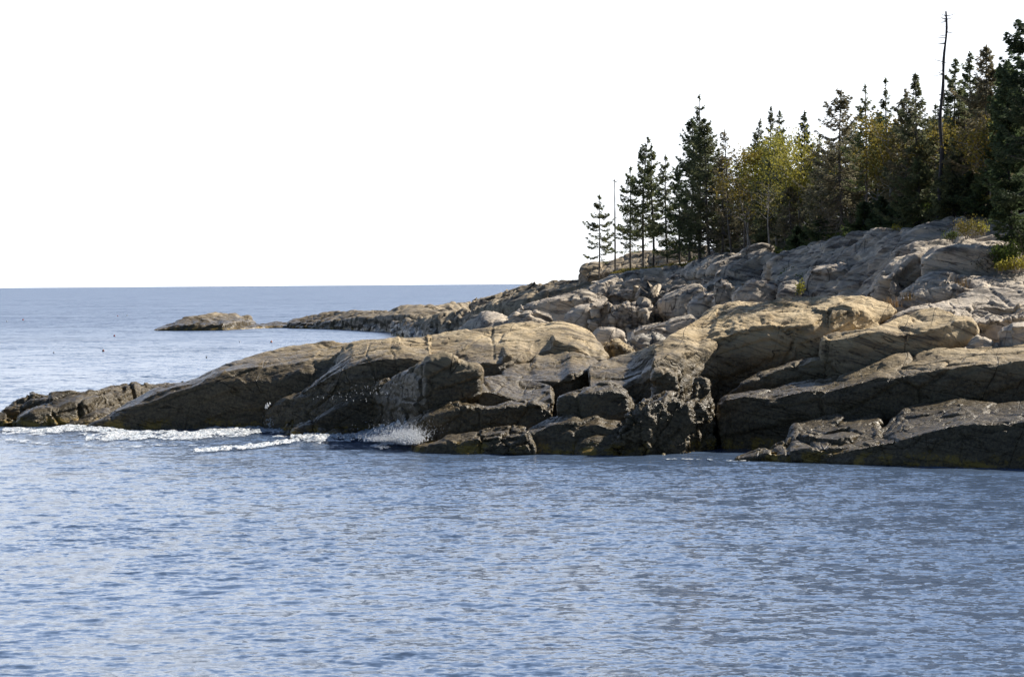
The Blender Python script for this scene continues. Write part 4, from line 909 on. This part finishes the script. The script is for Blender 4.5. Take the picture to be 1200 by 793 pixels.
for i, (px, yt, yb, lab, nd, R) in enumerate(young):
    spruce(px, yt, lab, g3, ybase=yb, D=tl_D(px) - 1.5, seed=60 + i, cb=0.04, R=R, nb=80, dens=22, shape=0.7, needles=nd, dead=0, name='young_spruce', bark='bark_dark')

# ------------------------------------------------------------------ birches and other leafy trees
def leafy_meshes(H, R, seed, n_leaf=2600, cb=0.45, lean=0.08, leaf=0.2):
    rg = np.random.default_rng(seed); t = np.linspace(0, 1, 10)
    lx, ly = rg.normal(0, lean * H, 2)
    tr = np.stack([lx * t ** 2 + 0.15 * np.sin(5 * t + seed), ly * t ** 2, t * H * 0.92], 1); tr -= tr[0]
    segs = [(tr, 0.011 * H * (1 - t) ** 0.7 + 0.015)]; ends = []
    for i in range(20):
        s = rg.uniform(cb * 0.8, 0.98); p0 = np.array([np.interp(s, t, tr[:, k]) for k in range(3)])
        az = rg.random() * 6.283; L = R * rg.uniform(0.5, 1.1) * (1.15 - 0.6 * s); q = np.linspace(0, 1, 5)
        hd = np.array([math.cos(az), math.sin(az), 0]); pts = p0 + hd[None] * (q * L)[:, None]; pts[:, 2] += L * (0.55 * q + 0.25 * q * q) * rg.uniform(0.5, 1.3)
        segs.append((pts, np.linspace(0.035, 0.008, 5))); ends += [pts[2], pts[3], pts[4], pts[4]]
        for j in range(3):
            k = rg.integers(2, 5); dv = hd * 0.5 + rg.normal(0, 0.6, 3); dv[2] = abs(dv[2]) * 0.8; p1 = pts[k] + dv * 0.5 * L
            segs.append((np.stack([pts[k], (pts[k] + p1) / 2 + rg.normal(0, 0.05, 3), p1]), [0.014, 0.01, 0.006])); ends += [p1, (p1 + pts[k]) / 2]
    ends = np.array(ends); k = rg.integers(0, len(ends), n_leaf)
    c = ends[k] + np.clip(rg.normal(0, 0.24 + 0.05 * R, (n_leaf, 3)), -0.8, 0.8); d = rg.normal(size=(n_leaf, 3))
    return tubes(segs), quads(c, d, rg.uniform(0.7, 1.3, n_leaf) * leaf, rg.uniform(0.5, 0.9, n_leaf) * leaf, rg)
def leafy(px, ytop, label, mat, seed, ybase=None, D=None, R=2.4, bark='bark_pale', name='birch_tree', cat='tree', group='leafy trees among the spruces', **kw):
    D = tl_D(px) if D is None else D; yb = tb_y(px) if ybase is None else ybase
    x, y, z = P(px, yb, D); H = P(px, ytop, D)[2] - z
    t, c = leafy_meshes(H, R, seed, **kw)
    return assemble(name, label, group, (x, y, z - 0.2), [('trunk', mesh_only('trunk', t, M[bark])), ('crown', mesh_only('crown', c, M[mat]))], cat=cat)
leafy(910, 160, 'yellow-green birch glowing near the skyline in the left of the wood', 'leaf_yellow', 1, D=169, R=3.6, n_leaf=3600, cb=0.6, lean=0.02)
leafy(940, 174, 'yellow birch whose crown runs right into the cone-shaped spruce', 'leaf_yellow', 2, D=158, R=3.4, n_leaf=3000, cb=0.6, lean=0.03)
leafy(878, 172, 'orange-tinged birch in the gap right of the dense clump', 'leaf_orange', 3, D=172, R=3.2, n_leaf=2400, cb=0.55, lean=0.03)
leafy(963, 168, 'amber-topped birch against the cone-shaped spruce', 'leaf_orange', 4, D=158, R=1.8, n_leaf=1100, cb=0.6, lean=0.02)
leafy(1040, 142, 'orange birch crown under the symmetrical pointed spruce', 'leaf_orange', 5, D=137, R=2.9, n_leaf=2600, cb=0.5, lean=0.02)
leafy(1095, 150, 'yellow-orange leafy tree behind the dead snag', 'leaf_orange', 6, D=133, R=2.2, n_leaf=1300, cb=0.5, lean=0.02)
leafy(1160, 148, 'golden leafy tree before the brown-skirted highest spruce', 'leaf_orange', 7, D=124, R=2.4, n_leaf=1500, cb=0.5, lean=0.02)
leafy(881, 214, 'crooked pale birch with few leaves leaning at the front of the wood', 'leaf_ochre', 8, D=171, R=1.9, n_leaf=350, cb=0.5, lean=0.10)
leafy(904, 205, 'white-stemmed forked birch before the dark-capped spruce', 'leaf_ochre', 9, D=161, R=1.6, n_leaf=260, cb=0.6, lean=0.06)
leafy(962, 222, 'short white-stemmed birch in the shade left of the tall open spruce', 'leaf_ochre', 10, D=147, R=1.3, n_leaf=260, cb=0.6, lean=0.05)
leafy(1025, 190, 'bent pale birch stem in the shade right of the thin-crowned spire', 'leaf_ochre', 11, D=139, R=1.4, n_leaf=260, cb=0.6, lean=0.08)

# ------------------------------------------------------------------ dead snags
def snag(px, ytop, label, seed, ybase, D, rad, twigs, bark, knots=0.0, lean=0.0):
    rg = np.random.default_rng(seed); x, y, z = P(px, ybase, D); H = P(px, ytop, D)[2] - z
    t = np.linspace(0, 1, 26); c = np.stack([lean * t + knots * np.sin(9 * t) + knots * 0.6 * np.sin(21 * t + 1), knots * np.cos(7 * t), t * H], 1); c -= c[0]
    r = rad * (1 - 0.62 * t) * (1 + 0.12 * np.sin(t * 40 + seed)); tr = tubes([(c, r)], 8)
    tw = []
    for i in range(twigs):
        s = rg.uniform(0.25, 0.97) if i > 5 else rg.uniform(0.955, 0.99); p0 = np.array([np.interp(s, t, c[:, k]) for k in range(3)])
        az = rg.random() * 6.283; L = rg.uniform(0.15, 0.7) if i > 5 else rg.uniform(0.4, 0.75); dv = np.array([math.cos(az), math.sin(az), rg.uniform(-0.3, 0.4) if i > 5 else 0.15])
        tw.append((np.stack([p0, p0 + dv * L * 0.6, p0 + dv * L + np.array([0, 0, 0.12 if i < 6 else 0.02])]), [0.03, 0.02, 0.01]))
    return assemble('dead_tree', label, 'dead standing trunks', (x, y, z - 0.2), [('trunk', mesh_only('trunk', tr, M[bark])), ('branches', mesh_only('branches', tubes(tw, 4), M[bark]))])
snag(721, 208, 'bare grey dead pole between the first two spruces of the point', 1, 321, 200, 0.11, 8, 'bark')
snag(1100, 10, 'very tall dead snag with a broken twiggy top rising above the whole wood', 2, 252, 128, 0.165, 44, 'bark_dark', 0.09, 0.5)

# ------------------------------------------------------------------ the depth of the wood
SK = [(800, 190), (830, 165), (870, 178), (885, 158), (930, 152), (960, 150), (1000, 125), (1050, 118), (1090, 105), (1120, 90), (1160, 80), (1200, 62), (1300, 40)]
protos = []
for i in range(8):
    kw = [dict(needles='needle', shape=0.5), dict(needles='needle_dark', shape=0.7), dict(needles='needle_brown', shape=0.45), dict(needles='needle', shape=0.6)][i % 4]
    nd = kw.pop('needles')
    t, c, d = spruce_meshes(15.0, R=2.3 + 0.15 * (i % 3), seed=200 + i, cb=0.12 + 0.05 * (i % 3), nb=120, dens=14, dead=26, layered=0.3, **kw)
    protos.append([('trunk', mesh_only('trunk', t, M['bark'])), ('crown', mesh_only('crown', c, M[nd])), ('dead_branches', mesh_only('dead_branches', d, M['deadwood']))])
rgf = np.random.default_rng(9)
short = [(808, 'dense left-flank spruce of the point'), (820, 'tallest spruce of the point'), (832, 'broad spruce beside the tallest'), (846, 'brownish thin-crowned spruce'), (859, 'leaning half-bare spruce'), (872, 'grey-brown spruce'), (886, 'ragged-topped spruce'), (901, 'layered-tipped spruce'),
         (919, 'narrow spire over the yellow leaves'), (932, 'thin bare-boled spruce'), (945, 'cone-shaped spruce'), (962, 'grey twiggy spruce'), (987, 'tall open spruce'), (1015, 'thin spruce with the tufted spire'), (1039, 'symmetrical spruce'), (1061, 'rough-topped spruce'), (1078, 'wide-armed spruce'),
         (1100, 'tall dead snag'), (1116, 'round-tipped spruce'), (1132, 'blunt-leadered spruce'), (1153, 'highest skyline spruce'), (1172, 'slender dark edge spruce'), (1190, 'massive border spruce')]
rowword = ['second-row spruce', 'shaded third-row spruce', 'spruce deep in the wood', 'farthest spruce']
used = set()
for r, (off, x0, step) in enumerate(((8, 838, 17), (17, 842, 17), (29, 850, 19), (46, 866, 24))):
    px = x0 + rgf.uniform(0, 8)
    while px < 1222:
        D = tl_D(px) + off + rgf.uniform(-2, 3); a, tt = ray(px, 300); x = a * D; z = float(ground(x, D)[0]) + 0.45
        ytop = float(np.interp(px, [s[0] for s in SK], [s[1] for s in SK])) + rgf.uniform(4, 46)
        H = P(px, ytop, D)[2] - z
        sx, sn = min(short, key=lambda q: abs(q[0] - px)); side = 'directly behind' if abs(sx - px) < 4 else ('behind and left of' if px < sx else 'behind and right of')
        lab = '%s %s the %s' % (rowword[r], side, sn)
        if H > 3 and (lab not in used):
            used.add(lab); s = H / 15.0; k = int(rgf.integers(0, 8))
            assemble('spruce_tree', lab, 'spruces crowding the inside of the wood', (x, D, z - 0.1), protos[k], rgf.uniform(0, 6.28), (max(0.8, s) * rgf.uniform(0.9, 1.15),) * 2 + (s,))
        px += step * rgf.uniform(0.75, 1.3)

# ------------------------------------------------------------------ undergrowth along the foot of the wood
def undergrowth(name, mat, x0, x1, n_, dD0, dD1, h, label, seed, leaf=0.16):
    rg = np.random.default_rng(seed); px = rg.uniform(x0, x1, n_); D = np.array([tl_D(p) for p in px]) + rg.uniform(dD0, dD1, n_)
    X = np.array([ray(p, 300)[0] for p in px]) * D
    # clump
    cl = fbm(np.stack([X * 0.5, D * 0.5, X * 0], 1), 3, seed); k = cl > -0.05; X, D, cl = X[k], D[k], cl[k]
    Z = np.array([P(p, tb_y(p), tl_D(p))[2] for p in px[k]]) + rg.uniform(0, 1, k.sum()) * h * (0.4 + 1.6 * np.clip(cl, 0, 1)) - 0.15
    V, F = quads(np.stack([X, D, Z], 1), rg.normal(size=(k.sum(), 3)), rg.uniform(0.7, 1.5, k.sum()) * leaf, rg.uniform(0.4, 0.8, k.sum()) * leaf, rg)
    tag(mesh_obj(name, V, F, M[mat], smooth=False), label, 'undergrowth', kind='stuff')
undergrowth('undergrowth', 'leaf_green', 880, 1200, 15000, -2.5, 3.0, 0.9, 'low green undergrowth along the foot of the wood', 5)
undergrowth('undergrowth', 'leaf_ochre', 900, 1200, 6000, -3.0, 1.0, 0.6, 'ochre undergrowth scattered at the wood\'s edge', 6, 0.13)
undergrowth('undergrowth', 'leaf_ochre', 715, 870, 6000, -1.5, 3.0, 0.35, 'thin olive ground cover under the trees of the point', 7, 0.14)

# ------------------------------------------------------------------ bushes and grass on the rocks
def bush(px, ybase, D, Hpx, Wpx, mat, label, seed, n_leaf=500, leaf=0.13, name='bush'):
    rg = np.random.default_rng(seed); x, y, z = P(px, ybase, D); H = Hpx * D / F_PX; W = Wpx * D / F_PX / 2
    segs, ends = [], []
    for i in range(16):
        az = rg.random() * 6.283; r = W * math.sqrt(rg.random()); h = H * rg.uniform(0.5, 1.05) * (1 - 0.35 * (r / W) ** 2)
        b0 = np.array([math.cos(az), math.sin(az), 0]) * r * 0.5; e = np.array([math.cos(az) * r, math.sin(az) * r, h])
        segs.append((np.stack([b0 - np.array([0, 0, 0.2]), (b0 + e) / 2 + rg.normal(0, 0.04, 3), e]), [0.018, 0.012, 0.006])); ends += [e, (b0 + e) / 2 * np.array([1.1, 1.1, 1.1]), e * np.array([1, 1, 0.8])]
    ends = np.array(ends); k = rg.integers(0, len(ends), n_leaf)
    c = ends[k] + rg.normal(0, 0.10 + 0.09 * W, (n_leaf, 3)); c[:, 2] = np.maximum(c[:, 2], 0.02)
    cr = quads(c, rg.normal(size=(n_leaf, 3)), rg.uniform(0.7, 1.4, n_leaf) * leaf, rg.uniform(0.5, 0.9, n_leaf) * leaf, rg)
    return assemble(name, label, 'bushes on the rocks', (x, y, z), [('stems', mesh_only('stems', tubes(segs, 4), M['deadwood'])), ('foliage', mesh_only('foliage', cr, M[mat]))], cat='bush')
bush(928, 330, 131, 14, 26, 'leaf_green', 'dark green bush nestled between the terrace end and the huge slab', 1, 900)
bush(946, 333, 128, 12, 18, 'leaf_green', 'green bush with yellow tips in the cleft beside the bulky boulder', 2, 600)
bush(938, 347, 122, 18, 7, 'leaf_yellow', 'narrow yellow-green sprig in front of the small pale blocks', 3, 220)
bush(1139, 276, 115.5, 18, 34, 'leaf_ochre', 'spreading ochre bush on the rock knob of the huge slab', 4, 800, 0.11)
bush(1152, 272, 116, 10, 10, 'leaf_yellow', 'small yellow bush at the right of the spreading ochre one', 5, 220, 0.11)
bush(1113, 280, 116, 9, 14, 'leaf_green', 'low olive tuft left of the spreading ochre bush', 6, 260, 0.11)
bush(1050, 271, 127, 7, 9, 'leaf_yellow', 'tiny yellow bush on the crest of the huge slab', 7, 130, 0.11)
bush(1193, 316, 110.5, 14, 24, 'leaf_yellow', 'yellow-leaved bush at the right border above the pale broken slab', 8, 520)
bush(1172, 317, 110.5, 9, 10, 'leaf_yellow', 'small round yellow bush left of the bush at the right border', 9, 200)
bush(1180, 312, 112, 30, 40, 'leaf_green', 'dark bush under the massive spruce at the right border', 10, 1500, 0.14)
bush(1158, 316, 113, 22, 40, 'needle_brown', 'brown twiggy bush in the shade below the rock knob', 11, 1300, 0.13)
bush(1208, 300, 113, 44, 46, 'needle_dark', 'tall dark thicket bush beneath the massive spruce', 12, 2200, 0.16)
def tuft(px, ybase, D, Hpx, n_, label, seed):
    rg = np.random.default_rng(seed); x, y, z = P(px, ybase, D); H = Hpx * D / F_PX; segs = []
    for i in range(n_):
        b0 = rg.normal(0, 0.10 + 0.010 * n_ / 4, 3); b0[2] = 0; d = rg.normal(0, 0.22, 3) * H; d[2] = H * rg.uniform(0.5, 1.1)
        segs.append((np.stack([b0, b0 + d * 0.55, b0 + d]), [0.014, 0.012, 0.006]))
    V, F = tubes(segs, 3); o = mesh_obj('grass_tuft', V, F, M['straw']); o.location = (x, y, z); tag(o, label, 'grass tuft', 'dry grass tufts on the rocks')
tuft(1125, 338, 108.5, 14, 34, 'reddish dry grass tuft on the pale broken slab', 1)
tuft(1046, 360, 104, 12, 50, 'straw-coloured grass tuft in the notch right of the broad dome', 2)
tuft(1062, 352, 106, 10, 36, 'smaller dry grass tuft right of the one in the notch', 3)
for i, (px, yb, D) in enumerate(((738, 322, 186), (756, 320, 186), (772, 319, 186), (795, 315, 182))):
    bush(px, yb, D, 6, 22, 'leaf_ochre', ['low olive bush under the slim spruce on the point', 'low olive bush at the foot of the thick-trunked spruce', 'low olive bush at the foot of the right spruce of the close pair', 'low olive bush under the dense clump on the point'][i], 30 + i, 300, 0.14)
# ------------------------------------------------------------------ foam, spray and buoys
def foam_mat():
    m, n, b, out = new_mat('foam')
    geo = N(n, 'ShaderNodeNewGeometry'); t = N(n, 'ShaderNodeTexNoise', i_Scale=4.0, i_Detail=6.0); n.links.new(geo.outputs['Position'], t.inputs['Vector'])
    c = mixc(n, ramp(n, t.outputs[0], [(0.42, 0), (0.58, 1)]).outputs[0], (0.52, 0.58, 0.63), (0.84, 0.85, 0.86)); n.links.new(c, b.inputs['Base Color'])
    b.inputs['Roughness'].default_value = 0.7; b.inputs['Subsurface Weight'].default_value = 0.0
    bp = N(n, 'ShaderNodeBump', i_Strength=0.6, i_Distance=0.15); n.links.new(t.outputs[0], bp.inputs['Height']); n.links.new(bp.outputs[0], b.inputs['Normal'])
    t2 = N(n, 'ShaderNodeTexNoise', i_Scale=7.0, i_Detail=5.0, i_Roughness=0.7, i_Distortion=1.0); n.links.new(geo.outputs['Position'], t2.inputs['Vector'])
    tr = N(n, 'ShaderNodeBsdfTransparent'); mx = N(n, 'ShaderNodeMixShader'); n.links.new(ramp(n, t2.outputs[0], [(0.38, 0.0), (0.56, 1.0)]).outputs[0], mx.inputs[0])
    n.links.new(tr.outputs[0], mx.inputs[1]); n.links.new(b.outputs[0], mx.inputs[2]); n.links.new(mx.outputs[0], out.inputs[0])
    return m
M['foam'] = foam_mat()
M['drops'] = leaf_mat('water_drops', (0.8, 0.82, 0.84), (0.72, 0.75, 0.8), (0.8, 0.82, 0.84), 0.4)
def foam(zone, thr, hgt, label, seed, step=0.055, freq=2.4, peak=None):
    """zone: list of (px, y_far, y_near) on the water"""
    pxs = [z[0] for z in zone]; x0, x1 = min(pxs), max(pxs)
    cs = np.array([P(a, y, wD(a, y)) for a, y0, y1 in zone for y in (y0, y1)])
    xs = np.arange(cs[:, 0].min() - 0.5, cs[:, 0].max() + 0.5, step); ys = np.arange(cs[:, 1].min() - 0.5, cs[:, 1].max() + 0.5, step * 1.6)
    Xg, Yg = np.meshgrid(xs, ys, indexing='ij'); X, Y = Xg.ravel(), Yg.ravel()
    px, py = proj(X, Y, np.zeros_like(X))
    y0 = np.interp(px, pxs, [z[1] for z in zone]); y1 = np.interp(px, pxs, [z[2] for z in zone])
    u = (py - y0) / np.maximum(y1 - y0, 0.1)
    u = u + 0.45 * fbm(np.stack([X * 0.9, Y * 0.45, X * 0], 1), 4, seed + 30, 0.65)
    ins = np.clip(1 - np.abs(u - 0.5) * 2, 0, 1) ** 0.6 * (px > x0) * (px < x1)
    p = np.stack([X * 0.55, Y * 0.55, np.zeros_like(X)], 1)
    nz = fbm(p * freq + 0.35 * np.stack([fbm(p * 1.7, 2, seed + 3)] * 3, 1), 5, seed, 0.62); rid = 1 - np.abs(nz) * 2.4
    val = 0.62 * ins + 0.38 * rid * np.sqrt(ins) + 0.25 * nz
    keep = (val > thr) & (ins > 0.02)
    h = hgt * np.clip(val - thr + 0.05, 0, 1) * (0.4 + 0.9 * np.abs(fbm(p * 5, 3, seed + 9)))
    if peak is not None:
        for (ax, ay, aw, ah) in peak: h += ah * np.exp(-((px - ax) / aw) ** 2 - ((py - ay) / 6.0) ** 2) * (0.5 + 0.8 * np.abs(fbm(p * 4, 4, seed + 2)))
    Z = 0.035 + h; n0, n1 = Xg.shape; ii = np.arange(n0 * n1).reshape(n0, n1)
    F = np.stack([ii[:-1, :-1].ravel(), ii[1:, :-1].ravel(), ii[1:, 1:].ravel(), ii[:-1, 1:].ravel()], 1); F = F[keep[F].all(1)]
    us = np.unique(F); rm = np.zeros(n0 * n1, int); rm[us] = np.arange(len(us)); V = np.stack([X, Y, Z], 1)[us]; V[:, 2] = np.where(keep[us], V[:, 2], 0)
    o = mesh_obj('foam', V, rm[F], M['foam'], smooth=True); tag(o, label, 'foam', kind='stuff')
foam([(2, 500, 511), (40, 499, 512), (80, 497, 511), (110, 496, 512), (135, 501, 513), (165, 505, 514)], 0.50, 0.3, 'white foam washing along the left end of the headland', 1)
foam([(100, 511, 519), (140, 504, 519), (200, 504, 519), (240, 502, 518), (270, 499, 516), (300, 496, 514), (330, 499, 512), (350, 503, 512)], 0.44, 0.35, 'thick white foam along the foot of the dark ramp', 2)
foam([(225, 530, 532), (255, 526.5, 530), (280, 523.5, 529), (305, 521, 527), (330, 517.5, 523.5), (352, 516.5, 519)], 0.42, 0.45, 'thin breaking crest rolling in front of the dark ramp', 3)
foam([(340, 505, 516), (400, 503, 520), (425, 507, 521), (450, 504, 525), (470, 500, 528), (485, 498, 529), (494, 503, 526), (500, 512, 520)], 0.24, 0.4, 'churned white breaker against the undercut block', 4, peak=[(480, 516, 13, 0.85), (464, 515, 18, 0.6), (440, 513, 20, 0.3)])
foam([(5, 513, 522), (60, 514, 524), (120, 518, 526), (200, 519, 525), (240, 519, 524)], 0.80, 0.1, 'broken foam streaks drifting off the left rocks', 5)
foam([(780, 536, 540), (820, 534, 541), (868, 538, 542), (900, 541, 543)], 0.80, 0.05, 'thin foam line under the dark wall at the right', 6)
def spray(label, plumes, seed):
    rg = np.random.default_rng(seed); V = []; F = []; o = 0
    oc = np.array([[1, 0, 0], [-1, 0, 0], [0, 1, 0], [0, -1, 0], [0, 0, 1], [0, 0, -1]], float)
    of = np.array([[0, 2, 4], [2, 1, 4], [1, 3, 4], [3, 0, 4], [2, 0, 5], [1, 2, 5], [3, 1, 5], [0, 3, 5]])
    for (cx, cy, sx, sy, D, n_, r0) in plumes:
        for i in range(n_):
            h = abs(rg.normal(0, 1)); px = cx + rg.normal(0, sx) * (0.5 + 0.5 * h); py = cy - h * sy
            p = np.array(P(px, py, D + rg.normal(0, 0.5))); r = r0 * rg.uniform(0.35, 1.2) * (1.25 - min(0.8, 0.35 * h))
            V.append(oc * r * np.array([1, 1, rg.uniform(1.0, 3.0)]) + p); F.append(of + o); o += 6
    tag(mesh_obj('spray', np.concatenate(V), np.concatenate(F), M['drops']), label, 'spray', kind='stuff')
spray('white drops flung up by the wave breaking against the undercut block', [(479, 520, 9, 8, 92.6, 5200, 0.024), (472, 514, 17, 10, 93.5, 1300, 0.018), (442, 462, 18, 12, 96.0, 60, 0.014), (484, 518, 4, 9, 93.0, 800, 0.02), (455, 517, 16, 4, 93.5, 2600, 0.02)], 1)
spray('small spout of drops at the crease of the dark ramp', [(316, 500, 2.6, 6, 106.0, 320, 0.025), (313, 478, 3, 6, 105.5, 16, 0.04), (395, 470, 22, 8, 99.5, 30, 0.018)], 2)

def plain(name, c, r=0.45):
    m, n, b, out = new_mat(name); t = N(n, 'ShaderNodeTexNoise', i_Scale=9.0, i_Detail=3.0)
    cc = mixc(n, t.outputs[0], tuple(x * 0.75 for x in c), tuple(min(0.85, x * 1.2) for x in c)); n.links.new(cc, b.inputs['Base Color']); b.inputs['Roughness'].default_value = r; return m
def lathe(prof, k=16):
    V = []; F = []
    for r, z in prof:
        for i in range(k): a = 6.2832 * i / k; V.append((r * math.cos(a), r * math.sin(a), z))
    for j in range(len(prof) - 1):
        for i in range(k): F.append((j * k + i, j * k + (i + 1) % k, (j + 1) * k + (i + 1) % k, (j + 1) * k + i))
    return np.array(V), np.array(F)
buoys = [(27, 375, 'red buoy furthest left near the horizon, redder than its neighbours', (0.6, 0.05, 0.03), 0.32), (138, 370.5, 'small red buoy far out, left of a white one', (0.6, 0.06, 0.03), 0.24), (149, 370, 'white buoy far out beside a small red one', (0.8, 0.8, 0.8), 0.26),
         (134, 394, 'dark red buoy directly left of the islet\'s tip', (0.30, 0.03, 0.03), 0.27), (121, 411.5, 'brownish red buoy, nearest of those left of the islet', (0.22, 0.04, 0.03), 0.25),
         (318, 401, 'orange-red and white buoy in the inlet between islet and whaleback', (0.75, 0.22, 0.10), 0.26), (281, 401, 'small white buoy left of the orange-red one', (0.8, 0.8, 0.8), 0.15), (63, 413.5, 'tiny dark buoy left of the headland', (0.05, 0.06, 0.08), 0.13), (8, 377, 'white buoy near the left border of the view', (0.8, 0.8, 0.8), 0.26), (242, 419, 'dark buoy floating just above the whaleback\'s crest', (0.03, 0.05, 0.06), 0.15)]
for i, (px, py, lab, c, r) in enumerate(buoys):
    D = wD(px, py); x, y, z = P(px, py, D); r *= 0.6; c = tuple(q * 0.8 for q in c); m = plain('buoy_paint', c)
    body = lathe([(0.02, -r * 0.9), (r * 0.75, -r * 0.7), (r, 0.0), (r * 0.95, r * 0.55), (r * 0.55, r * 1.15), (0.03, r * 1.4)])
    st = lathe([(0.025, r * 1.2), (0.025, r * 2.2), (0.001, r * 2.25)], 6)
    assemble('buoy', lab, 'buoys floating off the rocks', (x, y, 0.02), [('body', mesh_only('body', body, m)), ('stick', mesh_only('stick', st, M['bark_pale']))], cat='buoy')
